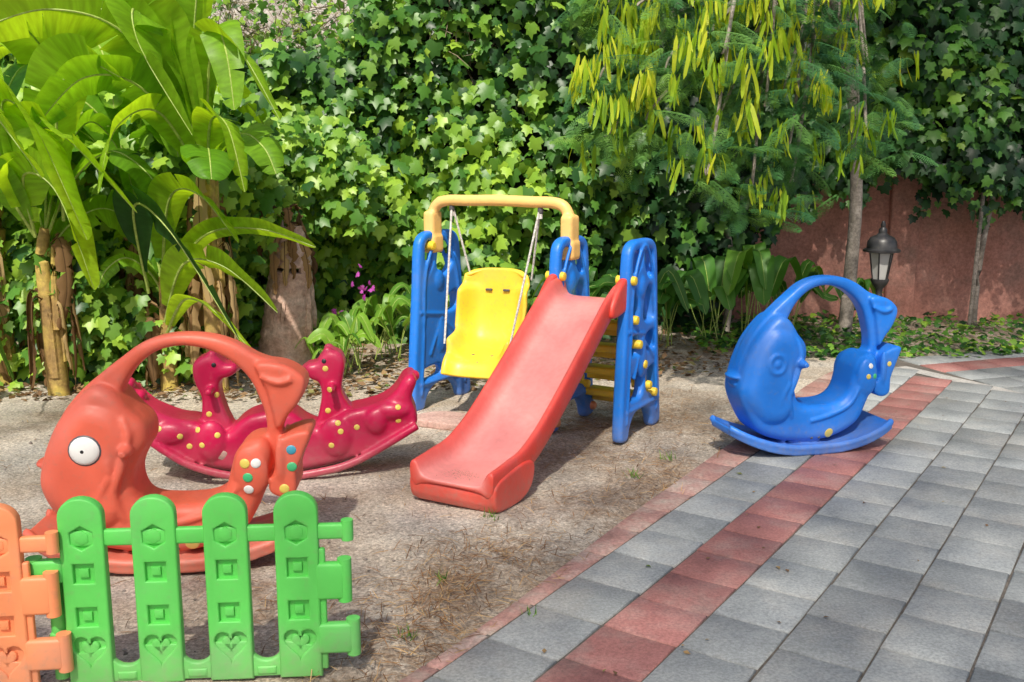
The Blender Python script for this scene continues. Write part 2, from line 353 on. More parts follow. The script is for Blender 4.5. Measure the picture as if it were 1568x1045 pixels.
# ------------------------------------------------------------------ terracotta wall
M['terra']=rough_mat('terracotta_render',[(.28,(.26,.12,.09)),(.45,(.40,.18,.14)),(.6,(.46,.225,.18)),(.78,(.40,.28,.24))],1.6,.92,.01,fine=35,stain=(1.1,(.22,.145,.12),.75))
wall=empty('terracotta_garden_wall')
xs=np.linspace(-9,12,120); zs=np.linspace(-.1,1.62,14); nz=SN(9,2.5)
X,Zg=np.meshgrid(xs,zs); Yg=10.1+.012*nz(X,Zg*2)
top=np.array([[x,10.35,1.62] for x in xs])
V=np.concatenate([np.stack([X,Yg,Zg],-1).reshape(-1,3),top,np.array([[x,10.35,-.1] for x in xs])]); nx=len(xs);rows=len(zs)+2
idx=np.arange(nx*rows).reshape(rows,nx); F=np.stack([idx[:-1,:-1],idx[:-1,1:],idx[1:,1:],idx[1:,:-1]],-1).reshape(-1,4)
obj('wall_face',mesh_np('wall',V,F,M['terra'],smooth=False),wall)
part('pilasters',[box((x_,10.09,.77),(.30,.10,1.74),.02) for x_ in (-5.7,-2.5,.7,3.95,7.15,10.3)],M['terra'],wall)
M['pale']=rough_mat('pale_render',[(.3,(.34,.31,.27)),(.5,(.50,.47,.42)),(.7,(.60,.57,.52))],2.5,.9,.03,fine=9)
part('house_wall',[box((-6,13.2,3.2),(13,.5,6.4),.03)]+[box((-6,13.0,6.5),(13.3,.9,.18),.02)],M['pale'],None)

# ------------------------------------------------------------------ ivy hedge
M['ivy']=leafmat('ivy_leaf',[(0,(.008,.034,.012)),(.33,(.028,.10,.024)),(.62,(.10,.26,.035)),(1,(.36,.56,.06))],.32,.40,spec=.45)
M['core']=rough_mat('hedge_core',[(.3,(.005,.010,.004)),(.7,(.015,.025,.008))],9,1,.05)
half=[(.0,.0),(.30,-.13),(.54,.16),(.36,.30),(.44,.60),(.19,.64)]
ol=half+[(0,1.0)]+[(-x,y) for x,y in half[1:]][::-1]
ivt=[(0,.36,.03)]+[(x,y,-.10*abs(x)*2-(.12 if y>.9 else 0)) for x,y in ol]
ivf=[(0,i+1,(i+1)%len(ol)+1) for i in range(len(ol))]
hb=SN(21,1.1,12); hb2=SN(22,3.5,12); ct=SN(23,1.6,10)
def htop(x): return np.where(x<-2.9,3.0,np.where(x<-1.5,2.45+.15*np.sin(x*3),np.where(x<-.7,2.55+(x+1.5)*2.6,4.7)))
def hbot(x): return np.where(x<2.0,0,np.where(x<2.6,(x-2.0)*2.2,1.36+.12*np.sin(x*2.3)+.10*np.sin(x*7.1)))
def hsurf(x,z): return 8.95+np.clip((x-.5)*.33,0,.85)+.20*hb(x,z)+.10*hb2(x,z)
n=24000
x=rng.uniform(-6.3,7.6,n); u=rng.uniform(0,1,n); z=hbot(x)+u*(htop(x)-hbot(x)); z+=rng.normal(0,.08,n)
y=hsurf(x,z)+.12-rng.uniform(0,1,n)**1.3*.42
Nn=unit(np.stack([rng.normal(-.1,.5,n),np.full(n,-1.)+rng.normal(0,.3,n),rng.normal(.4,.5,n)],-1))
T=np.stack([rng.normal(0,.6,n),rng.normal(-.3,.25,n),rng.normal(-1,.3,n)],-1); T=T-(T*Nn).sum(-1,keepdims=True)*Nn
tint=np.clip(.50+.17*ct(x,z)+rng.normal(0,.20,n)-.25*(x>1.2)+.20*((x<.3)&(z<2.3)),0,1)  # sun and shade painted into leaf colour: brighter lower left, darker right
hedge=empty('ivy_hedge')
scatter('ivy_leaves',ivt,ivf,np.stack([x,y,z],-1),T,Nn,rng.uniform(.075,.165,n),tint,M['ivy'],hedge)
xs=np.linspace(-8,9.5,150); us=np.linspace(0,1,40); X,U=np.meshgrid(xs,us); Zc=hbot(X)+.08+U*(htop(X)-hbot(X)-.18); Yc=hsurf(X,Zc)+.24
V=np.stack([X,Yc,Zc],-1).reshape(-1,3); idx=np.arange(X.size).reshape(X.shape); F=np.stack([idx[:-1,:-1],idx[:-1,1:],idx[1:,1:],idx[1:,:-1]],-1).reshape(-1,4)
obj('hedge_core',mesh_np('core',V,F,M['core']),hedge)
# vine strands hanging from the hedge over the terracotta wall
P_=[];sx_=[]
for i in range(26):
    x0=rng.uniform(2.5,7.4); zt=float(hbot(np.array(x0)))+.1; l=rng.uniform(.15,.55)
    for j in range(int(l*55)):
        P_.append((x0+rng.normal(0,.045),9.75+rng.normal(0,.05),zt-l*rng.uniform(0,1)))
P_=np.array(P_); n=len(P_); scatter('hanging_vines',ivt,ivf,P_,np.stack([rng.normal(0,.5,n),rng.normal(-.2,.2,n),np.full(n,-1.)],-1),np.stack([rng.normal(0,.4,n),np.full(n,-1.),rng.normal(.4,.3,n)],-1),rng.uniform(.06,.11,n),np.clip(rng.normal(.35,.2,n),0,1),M['ivy'],hedge)
M['twig']=leafmat('dry_twig',[(0,(.12,.08,.05)),(1,(.42,.36,.26))],0,.9)
n=3600; x=rng.uniform(-5,-.2,n); z=2.45+np.abs(rng.normal(0,.45,n)); y=rng.uniform(9.0,10.4,n)
scatter('dry_vine_tangle',[(-.012,0,0),(.012,0,0),(.03,.5,.06),(.01,.5,.06),(0,1,-.03),(.01,1,-.03)],[(0,1,2,3),(3,2,5,4)],np.stack([x,y,z],-1),rng.normal(0,1,(n,3)),rng.normal(0,1,(n,3)),rng.uniform(.12,.42,n),rng.uniform(0,1,n),M['twig'],hedge)
n=2200; x=rng.uniform(-5,-.2,n); z=2.45+np.abs(rng.normal(0,.5,n)); y=rng.uniform(8.9,10.2,n)
scatter('sparse_leaves',ivt,ivf,np.stack([x,y,z],-1),rng.normal(0,1,(n,3))-[0,0,.6],rng.normal(0,.5,(n,3))+[0,-1,.5],rng.uniform(.04,.10,n),np.clip(rng.normal(.65,.2,n),0,1),M['ivy'],hedge)
n=7000; cc=np.array([[-3.4,7.5,.9,.35,.2,.45],[-2.7,7.7,1.1,.3,.2,.5],[-2.4,7.5,.8,.2,.15,.35],[-1.7,8.15,1.5,.3,.12,.22],[-3.9,7.2,.7,.4,.2,.4],[-2.9,7.2,.35,.35,.2,.2],[-2.25,7.4,1.45,.25,.2,.3],[-3.15,6.95,.75,.12,.1,.14]]); pk=rng.integers(0,8,n); c=cc[pk]; p=c[:,:3]+np.clip(rng.normal(0,1,(n,3)),-2,2)*c[:,3:]; p[:,2]=np.maximum(p[:,2],.05)
Nn=unit(np.stack([rng.normal(-.1,.45,n),np.full(n,-1.)+rng.normal(0,.3,n),rng.normal(.6,.45,n)],-1)); T=np.stack([rng.normal(0,.6,n),rng.normal(-.25,.2,n),rng.normal(-1,.3,n)],-1); T=T-(T*Nn).sum(-1,keepdims=True)*Nn
scatter('virginia_creeper',ivt,ivf,p,T,Nn,rng.uniform(.06,.14,n),np.clip(rng.normal(.72,.2,n),0,1),M['ivy'])

# ------------------------------------------------------------------ broad / banana leaves
M['ban']=leafmat('banana_leaf',[(0,(.020,.08,.02)),(.5,(.12,.31,.018)),(1,(.34,.56,.03))],.5,.42,stripe=True,tcol=1.75,spec=.3)
M['dry']=leafmat('dry_leaf',[(0,(.11,.06,.025)),(.5,(.30,.175,.075)),(1,(.55,.40,.19))],.3,.85,tcol=1.1)
M['rib']=rough_mat('leaf_midrib',[(.3,(.24,.34,.06)),(.7,(.40,.50,.12))],20,.5,.002)
M['stem']=rough_mat('banana_stem',[(.3,(.14,.09,.04)),(.45,(.33,.21,.07)),(.6,(.50,.38,.08)),(.75,(.27,.38,.09))],2.5,.7,.01,fine=25)
class LB:
    def __init__(s): s.V=[];s.F=[];s.t=[];s.a=[];s.c=[];s.ribs=[]
    def leaf(s,pts,width,tint=.5,tears=.25,roll=0,droop=.4,fine=30,start=.12,rib=.012,up=None,ragged=.0):
        P=cr(pts,max(4,fine//(len(pts)-1)),False); n=len(P); T=unit(np.gradient(P,axis=0))
        s.ribs.append(tube(P,np.linspace(rib,rib*.25,n),6,cap=False))
        ts=np.linspace(0,1,n); upv=np.array(up if up is not None else (0.0,-.35,1.0))
        frames=[]
        for i in range(n):
            sv=np.cross(T[i],upv); sv/=max(np.linalg.norm(sv),1e-6); nv=np.cross(sv,T[i])
            if nv@upv<0: nv=-nv
            c_,s_=math.cos(roll),math.sin(roll); frames.append((c_*sv+s_*nv,c_*nv-s_*sv))
        for side in (-1,1):
            i0=int(start*n); ph=random.random()*6
            while i0<n-1:
                ln=random.randint(2,5) if random.random()<tears else random.randint(8,14)
                i1=min(n-1,i0+ln)
                if n-1-i1<2: i1=n-1
                dr=droop+random.gauss(0,.12+.2*ragged) if tears>0 else droop; m_=5; k=len(s.V)
                for ii,i in enumerate(range(i0,i1+1)):
                    sv,nv=frames[i]
                    tt=(ts[i]-start)/(1-start); tt=min(max(tt,0),1)
                    w=width*(max(0,math.sin(math.pi*min(1,tt*.97+.03)))**.5)*(1-.22*tt)
                    w=max(w,width*.05)*(1+ragged*random.gauss(0,.3))
                    edge=((ii==0 and i0>int(start*n)) or (i==i1 and i1<n-1)) and tears>0
                    for j in range(m_+1):
                        f=j/m_
                        p=P[i]+side*sv*f*w*(1-.35*abs(dr)*f)+nv*(w*(.28*f-dr*f*f*1.1))+T[i]*(f*w*.16)
                        p=p+nv*w*.05*math.sin(ts[i]*26+ph)*f
                        if edge: p=p+T[i]*(f**1.5)*(.025 if ii==0 else -.025)*(.6+ragged)
                        s.V.append(p); s.t.append(min(1,max(0,tint+random.gauss(0,.008)))); s.a.append(ts[i]+side*2+tint); s.c.append(f)
                for ii in range(i1-i0):
                    for j in range(m_):
                        a=k+ii*(m_+1)+j; s.F.append((a,a+1,a+m_+2,a+m_+1))
                i0=i1
    def make(s,name,mat,parent,ribmat=None):
        if s.V:
            obj(name,mesh_np(name,np.array(s.V),np.array(s.F),mat,{'tint':s.t,'along':s.a,'across':s.c},smooth=True),parent)
            part(name+'_midribs',s.ribs,ribmat or M['rib'],parent)
def rl(a,b): return random.uniform(a,b)
def arcleaf(lb,base,az,L,rise,W,tint,**k):
    dx,dy=math.cos(az),math.sin(az)
    p=[base]+[(base[0]+dx*L*f,base[1]+dy*L*f,base[2]+rise*h) for f,h in ((.22,.62),(.55,1.0),(.85,.75),(1.0,.3))]
    lb.leaf(p,W,tint,**k)
def banana(loc,H,r,explicit,nrand,name='banana_plant',seed=0,sz=1.0):
    random.seed(seed); e=empty(name,loc); bx,by=loc[0],loc[1]
    path=cr([(0,0,-.05),(rl(-.03,.03),0,H*.4),(rl(-.05,.05),0,H*.8),(0,0,H)],6,False)
    st=[tube(path,np.linspace(r,r*.45,len(path)),14)]
    for i in range(6):
        a=rl(0,6.28); z0=rl(.0,H*.5); pp=cr([(math.cos(a)*r*.55,math.sin(a)*r*.55,z0),(math.cos(a)*r*.6,math.sin(a)*r*.6,z0+H*.25),(math.cos(a)*r*.8,math.sin(a)*r*.8,z0+H*.5)],4,False)
        st.append(tube(pp,np.linspace(r*.55,r*.12,len(pp)),8))
    part('pseudostem',st,M['stem'],e)
    lb=LB()
    for pts,w_,ti,kw in explicit:
        pts=[(p[0]-bx,p[1]-by,p[2]) for p in pts]; lb.leaf(pts,w_,ti,**kw)
    for i in range(nrand):
        a=rl(0,6.28); arcleaf(lb,(0,0,H*rl(.8,1.)),a,rl(.6,1.15)*sz,rl(.3,.95)*sz,rl(.18,.26)*sz,rl(.4,1.0),tears=.15,droop=rl(.15,.5),roll=rl(-.7,.7))
    lb.make('leaves',M['ban'],e)
    db=LB()
    for i in range(int(11*sz)+2):
        a=rl(0,6.28); z0=rl(.4,.95)*H; l=rl(.4,.9)*min(H,1.3)*.9; ox=math.cos(a); oy=math.sin(a)
        db.leaf([(ox*r*.5,oy*r*.5,z0),(ox*(r+.06),oy*(r+.06),z0+.02),(ox*(r+.09),oy*(r+.09),z0-l*.5),(ox*(r+.07)+rl(-.06,.06),oy*(r+.07),max(.03,z0-l))],rl(.03,.075),rl(.1,1),tears=.3,droop=.6,rib=.005,ragged=.6,roll=rl(-1,1),up=(ox,oy,.1))
    db.make('dry_leaves',M['dry'],e,M['dry'])
    return e
banana((-2.08,6.9,0),1.75,.075,[
 ([(-2.1,6.8,1.65),(-2.10,6.75,2.15),(-2.02,6.7,2.7),(-1.88,6.6,3.2)],.30,.75,dict(tears=.05,roll=1.3,droop=.05)),
 ([(-2.1,6.8,1.7),(-2.2,6.6,2.25),(-2.42,6.4,2.65),(-2.8,6.3,2.85)],.28,.85,dict(tears=.1,roll=-.9,droop=.1)),
 ([(-2.02,6.8,1.7),(-2.32,6.5,2.5),(-2.28,6.3,2.3),(-1.95,6.2,1.75)],.24,.7,dict(tears=.1,roll=.9,droop=.1)),
 ([(-2.05,6.8,1.7),(-1.92,6.6,2.3),(-1.72,6.5,2.28),(-1.46,6.4,1.85)],.20,.85,dict(tears=.15,roll=.6,droop=.1)),
 ([(-2.15,6.8,1.7),(-2.4,6.5,2.35),(-2.8,6.3,2.5),(-3.25,6.2,2.35)],.31,.95,dict(tears=.1,roll=-1.1,droop=.1)),
 ([(-2.1,6.8,1.6),(-2.35,6.5,2.05),(-2.65,6.35,2.1),(-2.95,6.3,1.8)],.24,.6,dict(tears=.15,roll=-.9,droop=.2)),
 ([(-2.1,6.8,1.5),(-2.25,6.5,1.9),(-2.45,6.3,1.8),(-2.55,6.2,1.40)],.19,.85,dict(tears=.15,roll=-.7,droop=.2)),
 ([(-2.05,6.8,1.5),(-1.95,6.6,1.85),(-1.8,6.45,1.8),(-1.7,6.4,1.40)],.17,.95,dict(tears=.15,roll=.7,droop=.2)),
 ([(-2.1,6.85,1.7),(-2.35,6.7,2.2),(-2.7,6.7,2.6),(-3.1,6.7,2.75)],.26,.8,dict(tears=.1,roll=-1.1,droop=.1)),
],4,seed=3,sz=.85)
banana((-3.15,6.75,0),1.15,.075,[
 ([(-3.15,6.6,1.1),(-3.15,6.3,1.90),(-2.92,6.2,1.82),(-2.60,6.1,1.12)],.31,.98,dict(tears=.12,roll=1.0,droop=.1)),
 ([(-3.2,6.6,1.2),(-3.35,6.4,1.95),(-3.15,6.1,1.95),(-2.8,6.0,1.50)],.27,.95,dict(tears=.1,roll=1.0,droop=.1)),
 ([(-3.5,6.3,1.95),(-3.42,6.1,1.45),(-3.27,6.0,.85),(-3.05,5.95,.27)],.15,.12,dict(tears=.05,roll=1.2,droop=.1)),
 ([(-3.15,6.6,1.2),(-3.35,6.4,1.9),(-3.45,6.2,2.25),(-3.6,6.1,2.2)],.29,.95,dict(tears=.1,roll=-1.1,droop=.1)),
 ([(-3.15,6.6,1.2),(-3.0,6.4,1.75),(-2.75,6.3,1.72),(-2.32,6.2,1.28)],.25,.98,dict(tears=.15,roll=.8,droop=.2)),
 ([(-3.15,6.6,1.1),(-3.1,6.4,1.5),(-2.85,6.3,1.4),(-2.62,6.2,.80)],.22,.98,dict(tears=.1,roll=1.0,droop=.1)),
 ([(-3.15,6.6,1.1),(-3.3,6.4,1.5),(-3.5,6.3,1.5),(-3.7,6.2,1.1)],.22,.7,dict(tears=.1,roll=-.8,droop=.2)),
 ([(-3.0,6.7,1.2),(-2.9,6.5,1.9),(-2.7,6.4,2.2),(-2.4,6.3,2.10)],.23,.85,dict(tears=.1,roll=1.0,droop=.1)),
],5,seed=4)
banana((-2.45,6.95,0),.8,.065,[
 ([(-2.5,6.8,.7),(-2.45,6.5,1.30),(-2.15,6.3,1.15),(-1.70,6.1,.50)],.21,.02,dict(tears=.05,roll=1.1,droop=.15)),
 ([(-2.4,6.8,.8),(-2.25,6.6,1.35),(-2.02,6.5,1.38),(-1.76,6.4,1.08)],.17,.9,dict(tears=.1,roll=.8,droop=.1)),
 ([(-2.4,6.8,.7),(-2.05,6.6,1.10),(-1.65,6.5,1.16),(-1.26,6.4,1.05)],.12,.85,dict(tears=.0,roll=1.0,droop=.1)),
 ([(-2.4,6.8,.5),(-2.15,6.5,.93),(-1.85,6.4,.92),(-1.50,6.3,.64)],.16,.95,dict(tears=.1,roll=.9,droop=.1)),
 ([(-2.4,6.8,.4),(-2.15,6.5,.7),(-1.9,6.4,.6),(-1.60,6.3,.28)],.11,.95,dict(tears=.0,roll=.7,droop=.2)),
],3,seed=5,sz=.55)
banana((-2.75,7.4,0),1.5,.085,[],10,seed=6,sz=.95)
banana((-3.7,7.1,0),1.5,.085,[],10,seed=8,sz=1.0)
banana((-2.5,8.1,0),1.2,.07,[],5,seed=12,sz=.6)
banana((-4.5,6.4,0),1.4,.09,[],8,seed=9,sz=1.1)
banana((-3.3,7.9,0),1.9,.09,[],10,seed=15,sz=1.15)
M['bark']=rough_mat('fibrous_bark',[(.3,(.30,.18,.125)),(.5,(.52,.35,.27)),(.7,(.64,.49,.40))],6,.9,.02,fine=30)
tr=empty('palm_trunk',(-1.72,7.6,0))
pth=cr([(-.06,0,-.05),(-.03,0,.2),(.0,0,.5),(.03,0,.8),(.02,0,1.1)],8,False)
rr0=np.interp(np.linspace(0,1,len(pth)),[0,.15,.5,.8,1],[.27,.22,.18,.15,.10])+.006*np.sin(np.arange(len(pth))*2.6)
prt=[tube(pth,rr0,26)]
random.seed(2)
for i in range(26):
    a=rl(0,6.28); zz=rl(-.05,.75); l=rl(.2,.42)
    f_=lambda z_:float(np.interp((z_+.05)/1.15,[0,.15,.5,.8,1],[.27,.22,.18,.15,.10]))-.012
    prt.append(tube([(math.cos(a+j_*.03)*f_(zz+l*j_/4)+.02*(zz+l*j_/4),math.sin(a+j_*.03)*f_(zz+l*j_/4),zz+l*j_/4) for j_ in range(5)],[.006,.02,.024,.02,.006],6,flat=1.3))
part('trunk',prt,M['bark'],tr)
db=LB()
for i in range(12):
    a=rl(0,6.28); z0=rl(.9,1.2); db.leaf([(0,0,z0),(math.cos(a)*.13,math.sin(a)*.13,z0+.08),(math.cos(a)*.20,math.sin(a)*.20,z0-.1),(math.cos(a)*.2,math.sin(a)*.2,z0-rl(.2,.4))],.045,rl(0,1),tears=.3,droop=.5,ragged=.6,rib=.006)
db.make('dry_fronds',M['dry'],tr,M['dry'])

M['brd']=leafmat('broad_leaf',[(0,(.02,.075,.015)),(.5,(.07,.21,.03)),(1,(.22,.42,.045))],.35,.4)
def bush(loc,nl,L,W,tr_,name='canna_plant',seed=0,rise=1.0):
    random.seed(seed); e=empty(name,loc); lb=LB()
    for i in range(nl):
        a=rl(0,6.28); b0=(rl(-.1,.1),rl(-.1,.1),rl(0,.1)); lb.leaf([b0,(b0[0]+math.cos(a)*L*.15,b0[1]+math.sin(a)*L*.15,L*rise*.55*rl(.6,1.3)),(b0[0]+math.cos(a)*L*.4,b0[1]+math.sin(a)*L*.4,L*rise*rl(.7,1.2)),(b0[0]+math.cos(a)*L*.7,b0[1]+math.sin(a)*L*.7,L*rise*rl(.5,.95))],W*rl(.7,1.2),rl(*tr_),tears=0,droop=rl(.0,.3),fine=15,start=.38,rib=.005,roll=rl(-.6,.6))
    lb.make('leaves',M['brd'],e); return e
for i,(a,b,n_,L_,W_,t_) in enumerate([(-1.2,7.4,13,.40,.055,(.6,1)),(-1.0,7.9,11,.48,.065,(.5,1)),(-1.35,7.2,8,.28,.045,(.5,1)),(-.75,8.3,9,.5,.07,(.3,.8)),(1.0,8.4,9,.6,.08,(.1,.5)),(1.35,8.5,9,.6,.09,(.1,.6)),(1.75,8.7,9,.65,.10,(.2,.6)),(2.15,8.8,9,.72,.12,(.4,.8)),(2.55,9.1,9,.6,.09,(.3,.7)),(-3.9,6.3,9,.5,.07,(.3,.8)),(.45,8.4,8,.6,.08,(.2,.6)),(3.3,9.5,7,.4,.06,(.2,.6)),(-.45,8.1,9,.45,.06,(.5,1))]):
    bush((a,b,0),n_,L_,W_,t_,seed=30+i)
M['mag']=leafmat('magenta_petal',[(0,(.35,.03,.35)),(1,(.6,.12,.55))],.3,.6)
n=26; c=np.array([[-1.15,7.7,.62]]*13+[[-1.3,7.6,.35]]*13); p=c+rng.normal(0,.06,(n,3))
scatter('magenta_flowers',ivt,ivf,p,rng.normal(0,1,(n,3)),rng.normal(0,.5,(n,3))+[0,-1,0],rng.uniform(.03,.05,n),rng.uniform(0,1,n),M['mag'])

n=5600; x=rng.uniform(1.6,9.5,n); y=rng.uniform(7.9,10.0,n); keep=(y>7.55+np.clip((x-3)*.33,-.6,3)+.12)&(y>8.25-np.clip((x-1.6)*.3,0,.4)); x,y=x[keep],y[keep]; n=len(x)
oc=SN(44,1.5); keep=(oc(x,y)+rng.normal(0,.4,n))>-.45; x,y=x[keep],y[keep]; n=len(x)
Nn=unit(np.stack([rng.normal(0,.4,n),rng.normal(-.2,.4,n),np.full(n,1.)],-1)); T=np.stack([rng.normal(0,1,n),rng.normal(0,1,n),np.zeros(n)],-1); T=T-(T*Nn).sum(-1,keepdims=True)*Nn
scatter('groundcover_plants',ivt,ivf,np.stack([x,y,rng.uniform(.0,.09,n)],-1),T,Nn,rng.uniform(.035,.075,n),np.clip(rng.normal(.5,.2,n),0,1),M['ivy'])
n=3600; x=rng.uniform(-5,2.2,n); y=6.5+np.abs(rng.normal(0,1.0,n))+np.clip((x+1.5)*.3,0,1.0)
Nn=unit(np.stack([rng.normal(0,.35,n),rng.normal(0,.35,n),np.full(n,1.)],-1)); T=np.stack([rng.normal(0,1,n),rng.normal(0,1,n),np.zeros(n)],-1); T=T-(T*Nn).sum(-1,keepdims=True)*Nn
M['litter']=leafmat('leaf_litter',[(0,(.08,.045,.02)),(.6,(.24,.145,.075)),(.85,(.36,.25,.11)),(1,(.07,.16,.03))],.1,.9)
scatter('leaf_litter',[(0,0,0),(.28,.4,.08),(0,1,.05),(-.28,.4,.08)],[(0,1,2,3)],np.stack([x,y,rng.uniform(.0,.03,n)],-1),T,Nn,rng.uniform(.03,.09,n),rng.uniform(0,1,n),M['litter'])
xs=[];ys=[]
for cx,cy,sx,sy,k in STRAW: xs.append(rng.normal(cx,sx,k)); ys.append(rng.normal(cy,sy,k))
x=np.concatenate(xs);y=np.concatenate(ys); bl=(x+.252)*.834-(y-2.87)*.552; kp=bl<-.02; x,y=x[kp],y[kp]; n=len(x)
Nn=unit(np.stack([rng.normal(0,.3,n),rng.normal(0,.3,n),np.full(n,1.)],-1)); T=np.stack([rng.normal(0,1,n),rng.normal(0,1,n),rng.normal(.05,.15,n)],-1)
M['straw']=leafmat('dry_straw',[(0,(.10,.05,.022)),(.5,(.27,.14,.06)),(1,(.55,.38,.19))],.1,.9)
scatter('straw_debris',[(-.02,0,0),(.02,0,0),(.035,.5,.05),(-.01,.5,.05),(0,1,0),(.012,1,0)],[(0,1,2,3),(3,2,5,4)],np.stack([x,y,gh(x,y)+rng.uniform(.003,.022,n)],-1),T,Nn,rng.uniform(.02,.085,n),rng.uniform(0,1,n),M['straw'])
n=3600; x=rng.uniform(-3.2,1.5,n); y=rng.uniform(2.4,6.8,n); bl=(x+.252)*.834-(y-2.87)*.552; kp=bl<-.2; x,y=x[kp],y[kp]; n=len(x)
oct_v=[(1,0,0),(-1,0,0),(0,1,0),(0,-1,0),(0,0,.6),(0,0,-.6)]; oct_f=[(0,2,4),(2,1,4),(1,3,4),(3,0,4),(2,0,5),(1,2,5),(3,1,5),(0,3,5)]
M['peb']=leafmat('pebble_stone',[(0,(.16,.13,.11)),(1,(.56,.52,.47))],.0,.95)
scatter('pebbles',oct_v,oct_f,np.stack([x,y,gh(x,y)+.001],-1),rng.normal(0,1,(n,3))*[1,1,.2],np.tile([0,0,1.],(n,1)),np.abs(rng.normal(.002,.003,n))+.0015,rng.uniform(0,1,n),M['peb'])
# a few blown leaves on the paving
n=46; a_=rng.uniform(-.5,5,n); b_v=np.abs(rng.normal(0,.7,n)); x=P0[0]+d[0]*a_+nn[0]*b_v; y=P0[1]+d[1]*a_+nn[1]*b_v
scatter('blown_leaves',[(0,0,0),(.28,.4,.10),(0,1,.05),(-.28,.4,.12)],[(0,1,2,3)],np.stack([x,y,np.full(n,.024)],-1),np.stack([rng.normal(0,1,n),rng.normal(0,1,n),np.zeros(n)],-1),np.stack([rng.normal(0,.2,n),rng.normal(0,.2,n),np.full(n,1.)],-1),rng.uniform(.012,.035,n),rng.uniform(.3,1,n),M['litter'])
for i,(a,b) in enumerate([(-.28,3.62),(.06,3.3),(.62,4.9),(-.1,4.3),(.85,5.2),(-.36,3.15)]):
    n=16; T=unit(np.stack([rng.normal(0,.5,n),rng.normal(0,.5,n),np.full(n,1.)],-1)); Nn=rng.normal(0,1,(n,3)); Nn[:,2]=.1
    scatter('grass_tuft',[(-.05,0,0),(.05,0,0),(.03,.6,.1),(-.03,.6,.1),(0,1,.35),(.005,1,.35)],[(0,1,2,3),(3,2,5,4)],np.stack([rng.normal(a,.015,n),rng.normal(b,.015,n),np.full(n,.0)],-1),T,Nn,rng.uniform(.03,.06,n),rng.uniform(.4,.8,n),M['ivy'])

# ------------------------------------------------------------------ leucaena (pod tree)
tree=empty('leucaena_tree',(0,0,0))
M['tbark']=rough_mat('grey_bark',[(.3,(.16,.135,.11)),(.7,(.35,.31,.27))],10,.9,.01,fine=40)
M['feather']=leafmat('feather_leaf',[(0,(.02,.085,.04)),(.5,(.06,.18,.055)),(1,(.20,.38,.07))],.35,.5)
M['pod']=leafmat('seed_pod',[(0,(.12,.28,.02)),(.5,(.33,.52,.03)),(1,(.66,.72,.06))],.5,.45,tcol=1.4)
limbs=[tube(cr([(3.08,9.1,-.05),(3.1,9.08,.6),(3.08,9.0,1.3),(2.9,8.7,2.1),(2.5,8.2,2.9),(2.1,7.7,3.5)],6,False),np.linspace(.065,.04,31),10)]
tips=[(.75,6.6,2.45),(.55,6.5,2.1),(.95,6.4,2.15),(1.25,6.5,1.75),(1.55,6.7,2.3),(1.85,6.8,1.7),(1.2,6.3,1.55),(1.55,6.6,1.35),(2.05,7.0,2.1),(2.45,7.2,1.85),(2.2,7.0,2.5),(1.45,6.7,2.6),(2.55,7.3,1.65),(1.0,6.7,2.6),(1.8,6.8,2.6),(2.6,7.5,2.3),(1.9,6.9,1.45),(1.6,6.5,1.95),(.62,6.7,2.6),(2.3,7.2,2.65),(.6,6.6,1.75),(1.75,6.6,2.05),(.85,6.5,1.85),(1.3,6.4,2.25)]
random.seed(5); fp=[];fT=[];fN=[];fs=[];pp=[];pT=[];ps=[]
hub=[(2.5,8.2,2.9),(2.1,7.7,3.5),(2.7,8.5,2.5)]
pods={0:60,1:54,2:60,3:30,4:40,6:20,7:26,11:54,13:54,14:44,18:44,19:28,20:24,21:36,16:18,22:30,23:44}
for ti,t in enumerate(tips):
    h=random.choice(hub); mid=((h[0]+t[0])/2,(h[1]+t[1])/2,max(h[2],t[2])+.3)
    pth=cr([h,mid,(t[0]*.85+mid[0]*.15,t[1]*.9+mid[1]*.1,t[2]+.18),t],8,False); limbs.append(tube(pth,np.linspace(.022,.005,len(pth)),6))
    for k in range(25):
        q_=pth[random.randint(int(len(pth)*.55),len(pth)-1)]; o_=np.array([random.gauss(0,.13),random.gauss(0,.15),random.gauss(0,.10)])
        a=rl(0,6.28); fp.append(q_+o_); fT.append((math.cos(a),math.sin(a)*.8-.2,rl(-.9,.15))); fN.append((rl(-.3,.3),-.5,1)); fs.append(rl(.18,.30))
    for c_ in range(max(3,pods.get(ti,10)//6)):
        q_=pth[random.randint(int(len(pth)*.62),len(pth)-1)]+np.array([random.gauss(0,.15),random.gauss(-.12,.08),random.gauss(0,.09)])
        for k in range(random.randint(4,9)):
            pp.append(q_+np.array([random.gauss(0,.03),random.gauss(0,.03),random.gauss(0,.02)])); pT.append((rl(-.3,.3),rl(-.25,.2),-1)); ps.append(rl(.11,.24))
tv=[];tf=[]
def quad(a,b,c,d_): 
    k=len(tv); tv.extend([a,b,c,d_]); tf.append((k,k+1,k+2,k+3))
quad((-.006,0,0),(.006,0,0),(.004,1,-.22),(-.004,1,-.22))
for i in range(9):
    yb=.12+.88*i/8; zb=-.22*yb*yb
    pl=.36*math.sin(math.pi*(.2+.7*i/8))
    for sd_ in (-1,1):
        ang=R(52-2*i); ux,uy=sd_*math.sin(ang),math.cos(ang)
        for j in range(8):
            f=(j+.7)/8; cx,cy,cz=ux*pl*f,yb+uy*pl*f,zb-.10*f*f*pl*3
            for s3 in (-1,1):
                lx,ly=-uy*s3,ux*s3; l=.055*math.sin(math.pi*(.15+.75*f)); w_=.012
                quad((cx-ux*w_,cy-uy*w_,cz),(cx+ux*w_,cy+uy*w_,cz),(cx+lx*l+ux*w_*1.6,cy+ly*l+uy*w_*1.6,cz-.01),(cx+lx*l+ux*.3*w_,cy+ly*l+uy*.3*w_,cz-.01))
